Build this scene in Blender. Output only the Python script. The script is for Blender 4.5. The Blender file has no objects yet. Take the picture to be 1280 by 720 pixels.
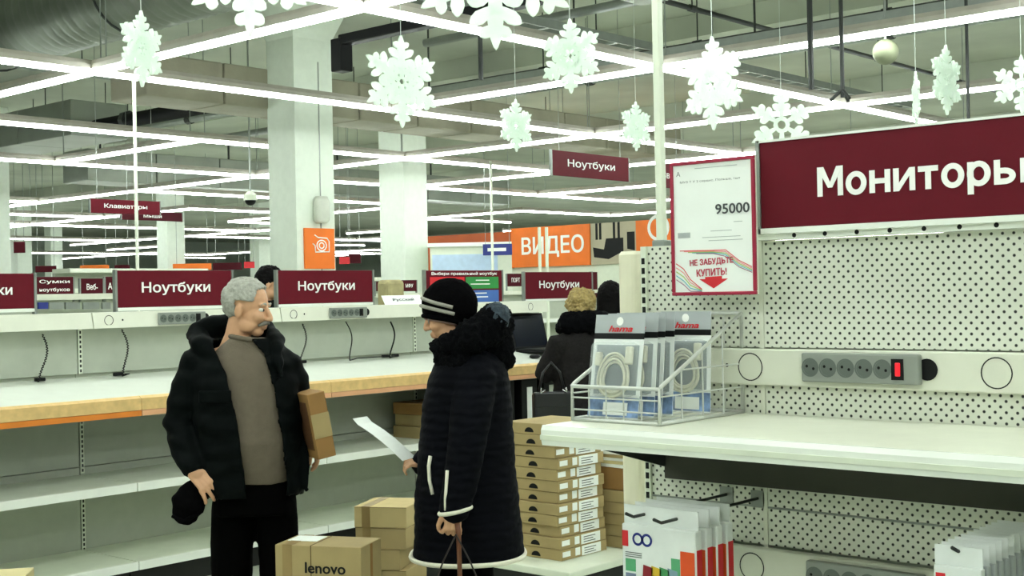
import bpy, bmesh, math, random
from mathutils import Vector, Matrix, noise
random.seed(7)
S = bpy.context.scene
COL = S.collection
PI = math.pi
# ---------------------------------------------------------------- camera
F = 1620.0
YAW = math.atan2(.661, .750)
CAM = Vector((0, 0, 1.62))
_f0 = Vector((math.cos(YAW), math.sin(YAW), 0)); _r0 = Vector((math.sin(YAW), -math.cos(YAW), 0)); _u0 = Vector((0, 0, 1))
_p, _r = math.radians(.233), math.radians(1.15)
FW = (_f0*math.cos(_p)+_u0*math.sin(_p)); _u1 = (_u0*math.cos(_p)-_f0*math.sin(_p))
UP = _u1*math.cos(_r)+_r0*math.sin(_r); RT = _r0*math.cos(_r)-_u1*math.sin(_r)
cd = bpy.data.cameras.new('camera'); cam = bpy.data.objects.new('camera', cd); COL.objects.link(cam)
cd.sensor_width = 36; cd.lens = 36*F/1280; cd.clip_start = .05; cd.clip_end = 300
m = Matrix.Identity(4)
for i in range(3):
    m[i][0] = RT[i]; m[i][1] = UP[i]; m[i][2] = -FW[i]; m[i][3] = CAM[i]
cam.matrix_world = m
S.camera = cam
# ---------------------------------------------------------------- light and exposure
w = bpy.data.worlds.new('world'); S.world = w; w.use_nodes = True
w.node_tree.nodes['Background'].inputs[0].default_value = (.93, 1, .96, 1)
w.node_tree.nodes['Background'].inputs[1].default_value = .22
TUBE = 13.0
S.view_settings.view_transform = 'Standard'; S.view_settings.look = 'None'
S.view_settings.gamma = 1; S.view_settings.use_curve_mapping = False
S.view_settings.exposure = 1.12
# ---------------------------------------------------------------- helpers
def ray(px, py): return FW+RT*((px-640)/F)+UP*(-(py-360)/F)
def at(px, py, d): return CAM+ray(px, py)*d
def onX(px, py, X): r = ray(px, py); return CAM+r*((X-CAM.x)/r.x)
def onY(px, py, Y): r = ray(px, py); return CAM+r*((Y-CAM.y)/r.y)
def onZ(px, py, Z): r = ray(px, py); return CAM+r*((Z-CAM.z)/r.z)
def lin(c):
    return tuple((x/255/12.92 if x/255 <= .04045 else ((x/255+.055)/1.055)**2.4) for x in c)
MATS = {}
def mat(name, rgb, rough=.5, metal=0, var=.06, nscale=12, bump=0, bscale=60, emit=0, spec=.5, alpha=1, coat=0):
    if name in MATS: return MATS[name]
    M = bpy.data.materials.new(name); M.use_nodes = True; nt = M.node_tree; b = nt.nodes['Principled BSDF']
    c = lin(rgb)
    tc = nt.nodes.new('ShaderNodeTexCoord')
    n = nt.nodes.new('ShaderNodeTexNoise'); n.inputs['Scale'].default_value = nscale; n.inputs['Detail'].default_value = 4
    nt.links.new(tc.outputs['Object'], n.inputs['Vector'])
    cr = nt.nodes.new('ShaderNodeValToRGB')
    cr.color_ramp.elements[0].position = .3; cr.color_ramp.elements[1].position = .7
    cr.color_ramp.elements[0].color = (*[x*(1-var) for x in c], 1); cr.color_ramp.elements[1].color = (*[min(1, x*(1+var)) for x in c], 1)
    nt.links.new(n.outputs['Fac'], cr.inputs['Fac']); nt.links.new(cr.outputs['Color'], b.inputs['Base Color'])
    b.inputs['Roughness'].default_value = rough; b.inputs['Metallic'].default_value = metal
    b.inputs['Specular IOR Level'].default_value = spec
    if coat: b.inputs['Coat Weight'].default_value = coat
    if bump:
        n2 = nt.nodes.new('ShaderNodeTexNoise'); n2.inputs['Scale'].default_value = bscale; n2.inputs['Detail'].default_value = 5
        nt.links.new(tc.outputs['Object'], n2.inputs['Vector'])
        bp = nt.nodes.new('ShaderNodeBump'); bp.inputs['Strength'].default_value = bump; bp.inputs['Distance'].default_value = .01
        nt.links.new(n2.outputs['Fac'], bp.inputs['Height']); nt.links.new(bp.outputs['Normal'], b.inputs['Normal'])
    if emit:
        b.inputs['Emission Color'].default_value = (*c, 1); b.inputs['Emission Strength'].default_value = emit
    if alpha < 1: b.inputs['Alpha'].default_value = alpha
    MATS[name] = M
    return M
def mat_peg(name, rgb):
    M = mat(name, rgb, .45, var=.03); nt = M.node_tree; b = nt.nodes['Principled BSDF']
    tc = [n for n in nt.nodes if n.type == 'TEX_COORD'][0]
    src = b.inputs['Base Color'].links[0].from_socket
    sx = nt.nodes.new('ShaderNodeSeparateXYZ'); nt.links.new(tc.outputs['Object'], sx.inputs[0])
    def mth(op, a, bb=None, c=None):
        q = nt.nodes.new('ShaderNodeMath'); q.operation = op
        for i, v in enumerate((a, bb, c)):
            if v is None: continue
            if isinstance(v, (int, float)): q.inputs[i].default_value = v
            else: nt.links.new(v, q.inputs[i])
        return q.outputs[0]
    P = .0255
    def holes(off):
        a = mth('SUBTRACT', mth('FRACT', mth('ADD', mth('DIVIDE', sx.outputs['Y'], P), off)), .5)
        c = mth('SUBTRACT', mth('FRACT', mth('ADD', mth('DIVIDE', sx.outputs['Z'], P), off)), .5)
        return mth('SQRT', mth('ADD', mth('MULTIPLY', a, a), mth('MULTIPLY', c, c)))
    dmin = mth('MINIMUM', holes(0), holes(.5))
    mask = nt.nodes.new('ShaderNodeMapRange'); mask.inputs['From Min'].default_value = .105; mask.inputs['From Max'].default_value = .175
    mask.inputs['To Min'].default_value = 1; mask.inputs['To Max'].default_value = 0
    nt.links.new(dmin, mask.inputs['Value'])
    mx = nt.nodes.new('ShaderNodeMixRGB'); mx.inputs['Color2'].default_value = (.006, .008, .006, 1)
    nt.links.new(mask.outputs[0], mx.inputs['Fac']); nt.links.new(src, mx.inputs['Color1']); nt.links.new(mx.outputs[0], b.inputs['Base Color'])
    return M
def mat_glass(name, rgb, a=.18, rough=.08):
    M = bpy.data.materials.new(name); M.use_nodes = True; nt = M.node_tree
    b = nt.nodes['Principled BSDF']; b.inputs['Base Color'].default_value = (*lin(rgb), 1); b.inputs['Roughness'].default_value = rough
    b.inputs['Alpha'].default_value = a
    MATS[name] = M
    return M
def mat_wave(name, rgb, rough, scale, strength, axis='Z', spec=.3):
    M = mat(name, rgb, rough, var=.25, nscale=9, spec=spec); nt = M.node_tree; b = nt.nodes['Principled BSDF']
    tc = [n for n in nt.nodes if n.type == 'TEX_COORD'][0]
    wv = nt.nodes.new('ShaderNodeTexWave'); wv.bands_direction = axis; wv.inputs['Scale'].default_value = scale; wv.inputs['Distortion'].default_value = 2.5
    wv.inputs['Detail Scale'].default_value = 2.0
    nt.links.new(tc.outputs['Object'], wv.inputs['Vector'])
    bp = nt.nodes.new('ShaderNodeBump'); bp.inputs['Strength'].default_value = strength; bp.inputs['Distance'].default_value = .012
    nt.links.new(wv.outputs['Fac'], bp.inputs['Height']); nt.links.new(bp.outputs['Normal'], b.inputs['Normal'])
    return M

class MB:
    """collects shapes into one mesh"""
    def __init__(s): s.v = []; s.f = []
    def add(s, vs, fs, T=None):
        o = len(s.v)
        s.v += [tuple(T @ Vector(p)) if T else tuple(p) for p in vs]; s.f += [tuple(i+o for i in f) for f in fs]
        return s
    def box(s, x0, x1, y0, y1, z0, z1, T=None):
        if x0 > x1: x0, x1 = x1, x0
        if y0 > y1: y0, y1 = y1, y0
        if z0 > z1: z0, z1 = z1, z0
        v = [(x0,y0,z0),(x1,y0,z0),(x1,y1,z0),(x0,y1,z0),(x0,y0,z1),(x1,y0,z1),(x1,y1,z1),(x0,y1,z1)]
        return s.add(v, [(0,3,2,1),(4,5,6,7),(0,1,5,4),(1,2,6,5),(2,3,7,6),(3,0,4,7)], T)
    def bbox(s, x0, x1, y0, y1, z0, z1, b=.004, T=None):
        """box with chamfered edges"""
        bm = bmesh.new(); bmesh.ops.create_cube(bm, size=1)
        for q in bm.verts: q.co = Vector(((x0+x1)/2+q.co.x*(x1-x0), (y0+y1)/2+q.co.y*(y1-y0), (z0+z1)/2+q.co.z*(z1-z0)))
        bmesh.ops.bevel(bm, geom=bm.edges[:], offset=b, segments=2, affect='EDGES', profile=.5)
        return s.frombm(bm, T)
    def frombm(s, bm, T=None):
        bm.verts.index_update()
        s.add([q.co[:] for q in bm.verts], [[q.index for q in f.verts] for f in bm.faces], T); bm.free(); return s
    def prism(s, pts, h0, h1, T=None):
        """2-D outline (x,z) extruded along y"""
        a = sum(pts[i][0]*pts[(i+1) % len(pts)][1]-pts[(i+1) % len(pts)][0]*pts[i][1] for i in range(len(pts)))
        if a < 0: pts = pts[::-1]
        n = len(pts); v = [(p[0], h0, p[1]) for p in pts]+[(p[0], h1, p[1]) for p in pts]
        f = [tuple(range(n)), tuple(range(2*n-1, n-1, -1))]+[(i+n, (i+1) % n+n, (i+1) % n, i) for i in range(n)]
        return s.add(v, f, T)
    def tube(s, pts, r, n=8, T=None, cap=True, flat=1.0, side=None, closed=False):
        pts = [Vector(p) for p in pts]; rs = r if isinstance(r, (list, tuple)) else [r]*len(pts)
        v = []; N = len(pts); prev = None
        for i, p in enumerate(pts):
            t = (pts[(i+1) % N]-pts[i-1]) if closed else (pts[min(i+1, N-1)]-pts[max(i-1, 0)])
            t.normalize()
            if prev is None:
                a = Vector(side) if side else (Vector((0, 0, 1)) if abs(t.z) < .9 else Vector((1, 0, 0)))
            else: a = prev
            a = (a-t*a.dot(t))
            if a.length < 1e-6: a = t.orthogonal()
            a.normalize(); prev = a; b = t.cross(a)
            for k in range(n):
                an = 2*PI*k/n; v.append(p+a*(math.cos(an)*rs[i])+b*(math.sin(an)*rs[i]*flat))
        f = []
        for i in range(N if closed else N-1):
            j = (i+1) % N
            for k in range(n): f.append((i*n+k, i*n+(k+1) % n, j*n+(k+1) % n, j*n+k))
        if cap and not closed: f += [tuple(range(n-1, -1, -1)), tuple(range((N-1)*n, N*n))]
        return s.add(v, f, T)
    def cyl(s, p, q, r, n=16, T=None): return s.tube([p, q], r, n, T)
    def limb(s, pts, rs, n=14, flat=1.0, side=None):
        """tube with rounded ends"""
        pts = [Vector(p) for p in pts]; rs = list(rs)
        t0 = (pts[0]-pts[1]).normalized(); t1 = (pts[-1]-pts[-2]).normalized(); P = []; R = []
        for a in (80, 55, 28): P.append(pts[0]+t0*rs[0]*math.sin(math.radians(a))); R.append(rs[0]*math.cos(math.radians(a)))
        P += pts; R += rs
        for a in (28, 55, 80): P.append(pts[-1]+t1*rs[-1]*math.sin(math.radians(a))); R.append(rs[-1]*math.cos(math.radians(a)))
        return s.tube(P, R, n, flat=flat, side=side)
    def ell(s, c, r, n=16, mm=10, T=None, rot=None):
        c = Vector(c); v = [(0, 0, 1)]; f = []
        for i in range(1, mm):
            a = PI*i/mm
            for k in range(n): b = 2*PI*k/n; v.append((math.sin(a)*math.cos(b), math.sin(a)*math.sin(b), math.cos(a)))
        v.append((0, 0, -1)); L = len(v)-1
        for k in range(n): f.append((0, 1+k, 1+(k+1) % n)); f.append((L, L-n+(k+1) % n, L-n+k))
        for i in range(mm-2):
            for k in range(n): f.append((1+i*n+k, 1+(i+1)*n+k, 1+(i+1)*n+(k+1) % n, 1+i*n+(k+1) % n))
        vv = []
        for p in v:
            q = Vector((p[0]*r[0], p[1]*r[1], p[2]*r[2]))
            if rot: q = rot @ q
            vv.append(c+q)
        return s.add(vv, f, T)
    def rings(s, R, n=24, e=2.3):
        """stack of horizontal super-ellipses (cx, cy, cz, rx, ry)"""
        v = []; f = []
        for (cx, cy, cz, rx, ry) in R:
            for k in range(n):
                a = 2*PI*k/n; c, q = math.cos(a), math.sin(a)
                v.append((cx+rx*math.copysign(abs(c)**(2/e), c), cy+ry*math.copysign(abs(q)**(2/e), q), cz))
        N = len(R); up = R[-1][2] > R[0][2]
        for i in range(N-1):
            for k in range(n):
                q = (i*n+k, i*n+(k+1) % n, (i+1)*n+(k+1) % n, (i+1)*n+k); f.append(q if up else q[::-1])
        a, b = tuple(range(n)), tuple(range((N-1)*n, N*n))
        f += [a[::-1], b] if up else [a, b[::-1]]
        return s.add(v, f)
    def disc(s, c, ax, r0, r1, n=28):
        """flat ring around axis 'X' or 'Y' at c (r0 = 0 gives a disc)"""
        c = Vector(c); v = []
        def pt(a, r): return c+(Vector((0, math.cos(a)*r, math.sin(a)*r)) if ax == 'X' else Vector((math.cos(a)*r, 0, math.sin(a)*r)))
        if r0 == 0: v = [pt(2*PI*k/n, r1) for k in range(n)]; return s.add(v, [tuple(range(n))])
        for k in range(n): v += [pt(2*PI*k/n, r0), pt(2*PI*k/n, r1)]
        return s.add(v, [(2*k, 2*k+1, (2*k+3) % (2*n), (2*k+2) % (2*n)) for k in range(n)])
    def mesh(s, name):
        me = bpy.data.meshes.new(name); me.from_pydata(s.v, [], s.f); me.update(); return me
    def build(s, name, material, parent=None, world=False, smooth=False, loc=None):
        me = s.mesh(name)
        o = bpy.data.objects.new(name, me); COL.objects.link(o)
        if world and parent is not None: me.transform(parent.matrix_basis.inverted())
        if loc is not None: me.transform(Matrix.Translation(-Vector(loc))); o.location = loc
        if material: me.materials.append(material)
        if smooth:
            for p in me.polygons: p.use_smooth = True
        o.parent = parent
        return o
def tag(o, label=None, cat=None, group=None, kind=None):
    if label: o['label'] = label
    if cat: o['category'] = cat
    if group: o['group'] = group
    if kind: o['kind'] = kind
    return o
def thing(name, label, cat, loc=(0, 0, 0), rotz=0, group=None):
    o = bpy.data.objects.new(name, None); COL.objects.link(o); o.empty_display_size = .1
    o.location = loc; o.rotation_euler = (0, 0, rotz); o.matrix_basis = Matrix.Translation(Vector(loc)) @ Matrix.Rotation(rotz, 4, 'Z')
    return tag(o, label, cat, group)
def copy_tree(o, parent=None):
    c = o.copy(); COL.objects.link(c); c.parent = parent
    for ch in [x for x in o.children]: copy_tree(ch, c)
    return c
def blob(mb, name, material, parent, voxel=.008, smooth=4, fold=None, cut=None, thick=0, snap=None):
    """closed overlapping shapes fused into one continuous skin"""
    me = mb.mesh('tmp'); o = bpy.data.objects.new('tmp', me); COL.objects.link(o)
    r = o.modifiers.new('r', 'REMESH'); r.mode = 'VOXEL'; r.voxel_size = voxel
    if smooth:
        q = o.modifiers.new('s', 'SMOOTH'); q.iterations = smooth; q.factor = .5
    dg = bpy.context.evaluated_depsgraph_get(); dg.update()
    nm = bpy.data.meshes.new_from_object(o.evaluated_get(dg)); bpy.data.objects.remove(o); bpy.data.meshes.remove(me)
    nm.name = name
    if fold:
        nor = [v.normal.copy() for v in nm.vertices]
        for v, nn in zip(nm.vertices, nor): v.co += nn*fold(v.co, nn)
    if cut:
        bm = bmesh.new(); bm.from_mesh(nm)
        bmesh.ops.delete(bm, geom=[f for f in bm.faces if cut(f.calc_center_median())], context='FACES')
        if snap:
            for v in bm.verts:
                if v.is_boundary: v.co = snap(v.co)
        bm.to_mesh(nm); bm.free()
    for p in nm.polygons: p.use_smooth = True
    ob = bpy.data.objects.new(name, nm); COL.objects.link(ob); ob.parent = parent
    nm.materials.append(material)
    if thick:
        q = ob.modifiers.new('t', 'SOLIDIFY'); q.thickness = thick; q.offset = -1
    return ob
def text(parent, s, width, height, T, material, bold=.0, name='lettering', ext=.001, spacing=1.0, shear=0):
    """lettering centred on T's origin, in T's local x-z plane facing -y"""
    cu = bpy.data.curves.new('t', 'FONT'); cu.body = s; cu.extrude = 0; cu.align_x = 'CENTER'; cu.resolution_u = 3
    cu.space_character = spacing; cu.shear = shear
    o = bpy.data.objects.new('t', cu); COL.objects.link(o)
    dg = bpy.context.evaluated_depsgraph_get(); dg.update()
    me = bpy.data.meshes.new_from_object(o.evaluated_get(dg)); bpy.data.objects.remove(o)
    bm = bmesh.new(); bm.from_mesh(me); bmesh.ops.split_edges(bm, edges=bm.edges[:])
    for i, f in enumerate(bm.faces):
        for v in f.verts: v.co.z = (i % 11)*3e-5
    bm.to_mesh(me); bm.free()
    if bold:
        bm = bmesh.new(); bm.from_mesh(me); g0 = bm.verts[:]+bm.edges[:]+bm.faces[:]
        for ci, (dx, dy) in enumerate(((bold, 0), (-bold, 0), (0, bold*.7), (0, -bold*.7), (bold*.7, bold*.5), (-bold*.7, bold*.5), (bold*.7, -bold*.5), (-bold*.7, -bold*.5))):
            g = bmesh.ops.duplicate(bm, geom=g0)['geom']
            bmesh.ops.translate(bm, verts=[e for e in g if isinstance(e, bmesh.types.BMVert)], vec=(dx, dy, (ci+1)*.00034))
        bm.to_mesh(me); bm.free()
    xs = [v.co.x for v in me.vertices]; ys = [v.co.y for v in me.vertices]
    cx, cy = (min(xs)+max(xs))/2, (min(ys)+max(ys))/2
    sx = width/max(1e-6, max(xs)-min(xs)); sy = (height/max(1e-6, max(ys)-min(ys))) if height else sx
    for v in me.vertices: v.co = Vector(((v.co.x-cx)*sx, -ext-v.co.z*min(1, max(.2, (height or .1)/.2)), (v.co.y-cy)*sy))
    me.transform(T); me.materials.clear(); me.materials.append(material)
    me.name = name
    t = bpy.data.objects.new(name, me); COL.objects.link(t); t.parent = parent
    return t
def TX(c):   # frame of a face looking to -X: local x runs towards -Y
    return Matrix.Translation(Vector(c)) @ Matrix.Rotation(-PI/2, 4, 'Z')
def TY(c): return Matrix.Translation(Vector(c))
# ---------------------------------------------------------------- materials
white = mat('painted_white_metal', (226, 232, 214), .4, var=.03)
cream = mat('cream_metal', (220, 222, 206), .45, var=.03)
greyp = mat('back_panel_grey', (180, 186, 172), .5, var=.04)
greym = mat('grey_metal', (150, 156, 150), .35, .5)
wire = mat('coated_wire', (205, 208, 202), .35, .3)
black = mat('black_plastic', (12, 13, 14), .5, spec=.25)
dark = mat('dark_metal', (38, 42, 40), .5)
plinth = mat('plinth_black', (20, 22, 21), .6)
maroon = mat('sign_maroon', (98, 18, 32), .5, var=.05, spec=.15)
maroon2 = mat('sign_maroon_dark', (74, 14, 26), .5, var=.05, spec=.15)
letter = mat('lettering_white', (250, 250, 246), .5, var=0)
greytext = mat('lettering_grey', (70, 74, 76), .6, var=0)
paper = mat('paper_white', (244, 248, 244), .6, var=.02)
red = mat('print_red', (214, 34, 44), .5)
orange = mat('orange_print', (240, 118, 24), .5, var=.08, nscale=3)
orange2 = mat('orange_edge', (224, 130, 42), .5)
wood = mat('wood_edge', (226, 190, 128), .5, var=.1, nscale=25)
lam = mat('white_laminate', (240, 244, 236), .25, var=.02)
card = mat('cardboard', (168, 148, 102), .8, var=.10, nscale=6, bump=.05)
cardd = mat('cardboard_brown', (150, 112, 62), .8, var=.12, nscale=6)
cardl = mat('cardboard_pale', (205, 192, 142), .8, var=.06)
tape = mat('tape_brown', (150, 126, 80), .4)
column_m = mat('column_paint', (226, 234, 222), .6, var=.03)
concrete = mat('concrete_ceiling', (182, 188, 172), .85, var=.12, nscale=.8, bump=.2, bscale=8)
duct_m = mat('duct_sheet', (150, 156, 146), .4, .6, var=.1, nscale=2)
foil = mat('duct_foil', (128, 134, 124), .45, .6, var=.15, nscale=4, bump=.5, bscale=6)
wrap = mat('duct_wrap', (142, 138, 120), .8, var=.12, nscale=3, bump=.3, bscale=14)
fixture_m = mat('fixture_paint', (186, 180, 170), .5)
tube_m = mat('tube_glow', (246, 255, 250), .4, var=0, emit=TUBE)
foam = mat('snowflake_foam', (248, 252, 248), .7, var=.01)
_nt = foam.node_tree; _tr = _nt.nodes.new('ShaderNodeBsdfTranslucent'); _tr.inputs[0].default_value = (.95, 1, .96, 1)
_mx = _nt.nodes.new('ShaderNodeAddShader'); _nt.links.new(_nt.nodes['Principled BSDF'].outputs[0], _mx.inputs[0]); _nt.links.new(_tr.outputs[0], _mx.inputs[1])
_nt.links.new(_mx.outputs[0], _nt.nodes['Material Output'].inputs[0]); _tr.inputs[0].default_value = (.42, .46, .43, 1)
_nt.nodes['Principled BSDF'].inputs['Base Color'].links[0].from_node.color_ramp.elements[0].color = (.5, .53, .5, 1)
_nt.nodes['Principled BSDF'].inputs['Base Color'].links[0].from_node.color_ramp.elements[1].color = (.54, .56, .54, 1)
string_m = mat('nylon_string', (205, 215, 208), .4)
skin = mat('skin', (206, 158, 122), .55, var=.08, nscale=20)
hair_grey = mat('hair_grey', (160, 160, 150), .7, var=.22, nscale=60, bump=.5, bscale=90)
hair_dark = mat('hair_dark', (9, 8, 8), .7, spec=.1, var=.3, nscale=60, bump=.4, bscale=90)
hair_blond = mat('hair_blond', (150, 130, 78), .7, var=.25, nscale=60, bump=.5, bscale=90)
jacket_m = mat('jacket_nylon', (7, 11, 11), .65, var=.3, nscale=7, spec=.045, bump=.25, bscale=26)
sweater_m = mat('sweater_knit', (98, 88, 74), .9, var=.08, nscale=30, bump=.25, bscale=220)
trouser_m = mat('trousers_black', (4, 4, 4), .9, var=.2, spec=.03)
fur = mat('fur_black', (8, 9, 11), .9, var=.3, nscale=40, spec=.05, bump=.8, bscale=120)
fur_g = mat('fur_grey', (52, 64, 74), .9, var=.3, nscale=40, bump=.8, bscale=120)
quilt = mat_wave('coat_quilted', (6, 7, 13), .8, 9, .3, spec=.07)
coat_b = mat('coat_brown', (26, 24, 24), .8, var=.3, nscale=60, spec=.15, bump=.3)
knit = mat('knit_black', (6, 6, 7), .95, var=.2, nscale=60, spec=.03, bump=.3, bscale=200)
knit_l = mat('knit_grey', (150, 148, 138), .95, var=.1, nscale=60, bump=.4, bscale=200)
trim_m = mat('cream_piping', (228, 224, 206), .7)
screen = mat('screen_dark', (14, 18, 34), .15)
blue = mat('print_blue', (30, 44, 128), .5)
peg = mat_peg('pegboard', (220, 223, 209))
clear = mat_glass('clear_plastic', (225, 235, 235), .2)
floor_m = mat('floor_tile', (196, 202, 186), .3, var=.05, nscale=2)
# ================================================================ the building
def struct(name, mb, material, label=None, parent=None, smooth=False):
    o = mb.build(name, material, parent, smooth=smooth)
    o['kind'] = 'structure'
    if label: o['label'] = label
    return o
struct('floor', MB().box(-10, 52, -10, 64, -.1, 0), floor_m, 'pale polished shop floor')
struct('ceiling', MB().box(-10, 52, -10, 64, 5.0, 5.2), concrete, 'grey-green bare concrete ceiling high above the light rows')
wallm = mat('far_wall', (190, 200, 188), .8, var=.05)
struct('wall_back', MB().box(-10, 52, 64, 64.2, 0, 5), wallm, 'pale far wall at the end of the store')
struct('wall_right', MB().box(52, 52.2, -10, 64, 0, 5), wallm, 'pale side wall far behind the store columns')
struct('wall_left', MB().box(-10.2, -10, -10, 64, 0, 5), wallm)
struct('wall_front', MB().box(-10, 52, -10.2, -10, 0, 5), wallm)
for i, x in enumerate((1.5, 7.6, 13.7, 19.8, 25.9)):
    struct('trim_%d' % (i+1), MB().box(x-.25, x+.25, -10, 64, 4.72, 4.999), concrete, 'concrete ceiling beam')
# columns: (centre x px of near corner, depth, size u, size v, capital)
def column(px, py, d, su, sv, label, cap=False):
    c = at(px, py, d)
    mb = MB().box(c.x, c.x+su, c.y, c.y+sv, 0, 4.55 if cap else 4.999)
    if cap:
        e = .17
        v = [(c.x, c.y, 4.55), (c.x+su, c.y, 4.55), (c.x+su, c.y+sv, 4.55), (c.x, c.y+sv, 4.55),
             (c.x-e, c.y-e, 4.999), (c.x+su+e, c.y-e, 4.999), (c.x+su+e, c.y+sv+e, 4.999), (c.x-e, c.y+sv+e, 4.999)]
        mb.add(v, [(0, 1, 5, 4), (1, 2, 6, 5), (2, 3, 7, 6), (3, 0, 4, 7), (4, 5, 6, 7)])
    o = struct('column', mb, column_m, label)
    return o, c
col1, c1 = column(371, 300, 14.5, .56, .48, 'thick white column with orange camera sign and pale speaker', True)
for k, fx in enumerate((.32,)):
    q = MB().box(c1.x+.56*.62, c1.x+.56*.62+.012, c1.y-.006, c1.y, 0, 4.3).build('column_seam', greym, col1)
column(506, 300, 20, .5, .55, 'white square column behind the paper card on the bench')
column(209, 300, 30, .48, .42, 'distant white column right of the hanging keyboard sign')
column(-22, 300, 22, .5, .5, 'white column at the left edge of the photo')
column(22, 325, 42, .5, .5, 'far small column beside the left edge column')
column(324, 325, 44, .5, .5, 'far small column just left of the thick column')
column(64, 325, 52, .5, .5, 'far small column between the left signs')
# ---------------------------------------------------------------- ceiling light rows
HZ = 3.52
def light_run(axis, c, a, b, label, group=None):
    mid = (a+b)/2
    loc = (mid, c, HZ) if axis == 'u' else (c, mid, HZ)
    t = thing('ceiling_light', label, 'ceiling light', loc, 0 if axis == 'u' else PI/2, group)
    L = (b-a)/2
    MB().prism([(-.045, .035), (.045, .035), (.045, .075), (.03, .11), (-.03, .11), (-.045, .075)], -L, L,
               Matrix.Rotation(PI/2, 4, 'Z')).build('housing', fixture_m, t)
    MB().box(-L+.03, L-.03, -.022, .022, -.005, .033).build('fluorescent_tube', tube_m, t)
    n = max(2, int((b-a)/3.3)+1)
    if math.hypot(*loc[:2]) < 26:
        for k in range(n):
            x = -L+.2+(2*L-.4)*k/(n-1)
            MB().cyl((x, 0, .11), (x, 0, 1.478), .006, 5).build('suspension_rod', greym, t)
    return t
YS = [-3.65, -.3, 3.05]+[6.4+3.35*k for k in range(17)]
XS = [-4.3, -.95, 2.45]+[5.83+3.41*k for k in range(13)]
CUSTOM = {('u', 3): 'bright ceiling light row running from top centre down to the large maroon sign',
          ('u', 4): 'long ceiling light row passing in front of the thick white column',
          ('u', 2): 'ceiling light row at the top right corner of the photo',
          ('u', 5): 'ceiling light row just behind the thick white column',
          ('v', 3): 'thick bright ceiling light row at top left, in front of the silver duct',
          ('v', 4): 'ceiling light row rising to the top right corner past the white pole',
          ('v', 5): 'ceiling light row passing above the large maroon sign'}
def vis(p):
    q = p-CAM; d = q.dot(FW)
    return d > 1 and abs(q.dot(RT))/d < .46
ORDN = ['', 'first', 'second', 'third', 'fourth', 'fifth', 'sixth', 'seventh', 'eighth', 'ninth', 'tenth', 'eleventh', 'twelfth', 'thirteenth', 'fourteenth', 'fifteenth', 'sixteenth', 'seventeenth', 'eighteenth', 'nineteenth']
rl = random.Random(21)
used = set()
for axis, lines, cross in (('u', YS, XS), ('v', XS, YS)):
    for i, c in enumerate(lines):
        runs = []
        cur = None
        for k in range(len(cross)-1):
            a, b = cross[k], cross[k+1]
            mid = Vector(((a+b)/2, c, HZ) if axis == 'u' else (c, (a+b)/2, HZ))
            d = math.hypot(mid.x, mid.y)
            ends = [Vector((q, c, HZ) if axis == 'u' else (c, q, HZ)) for q in (a, b, (a+b)/2)]
            ok = any(vis(e) for e in ends) or d < 9
            if d > 20: ok = ok and rl.random() < (.58 if d < 34 else .42)
            if d > 62: ok = False
            if axis == 'v' and i == 4 and k == 4: ok = False      # the gap left of the column
            if ok:
                if cur: cur[1] = b
                else: cur = [a, b]
            elif cur: runs.append(cur); cur = None
        if cur: runs.append(cur)
        nrun = 0
        for (a, b) in (runs if axis == 'u' else runs[::-1]):
            seen = any(vis(Vector((a+(b-a)*q/20, c, HZ) if axis == 'u' else (c, a+(b-a)*q/20, HZ))) for q in range(21))
            key = (axis, i)
            if not seen: light_run(axis, c, a, b, 'slim ceiling light row over the aisle behind the viewer', 'light rows behind the viewer')
            elif key in CUSTOM and key not in used:
                used.add(key); light_run(axis, c, a, b, CUSTOM[key])
            else:
                nrun += 1; n0 = i-1 if axis == 'u' else i-2
                light_run(axis, c, a, b, 'ceiling light row %s to the right, %s line from top, %s stretch from left' % ('falling' if axis == 'u' else 'rising', ORDN[n0], ORDN[nrun]), 'ceiling light rows farther back in the store')
# ---------------------------------------------------------------- ducts and pipes under the ceiling
def lathe_axis(p0, p1, prof, n=20):
    """prof = [(s along 0..1 metres, radius)]"""
    p0, p1 = Vector(p0), Vector(p1); d = (p1-p0).normalized()
    return MB().tube([p0+d*s for s, r in prof], [r for s, r in prof], n)
L = 12.0; prof = []
k = 0.0
while k < L:
    prof += [(k, .42), (k+.05, .435), (k+.1, .42)]; k += .14
t = thing('ventilation_duct', 'large ribbed silver duct at the top left under the ceiling', 'duct', (6.75, 7.2, 4.54))
lathe_axis((0, 0, 0), (0, L, 0), prof).build('duct_body', foil, t, smooth=True)
for y in (.8, 3.4, 6.0, 8.6): MB().tube([(math.cos(a)*.44, y, math.sin(a)*.44) for a in [2*PI*q/24 for q in range(24)]], .012, 5, closed=True).build('hanger_band', dark, t)
t = thing('ventilation_duct', 'flat brown-grey wrapped duct running behind the thick column', 'duct', (7.7, 11.85, 3.78))
for q in range(10): MB().bbox(q*1.0, q*1.0+.985, 0, .7, 0, .46, .02).build('duct_section', wrap, t)
t = thing('ventilation_duct', 'long grey sheet metal duct crossing under the ceiling at top right', 'duct', (9.0, -2.0, 4.25))
for q in range(6): MB().bbox(0, .8, q*1.5, q*1.5+1.48, 0, .45, .012).build('duct_section', duct_m, t)
t = thing('ventilation_duct', 'dark grey rectangular duct deep behind the left light rows', 'duct', (9.5, 16.5, 3.95))
for q in range(8): MB().bbox(0, .9, q*1.5, q*1.5+1.48, 0, .5, .012).build('duct_section', duct_m, t)
t = thing('ventilation_duct', 'far grey duct low over the distant light rows', 'duct', (13.0, 22, 3.9))
for q in range(8): MB().bbox(q*1.5, q*1.5+1.48, 0, .9, 0, .6, .012).build('duct_section', duct_m, t)
for q in range(4): MB().box(q*3+.5, q*3+.53, .4, .43, .59, 1.099).build('hanger', dark, t)
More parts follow.
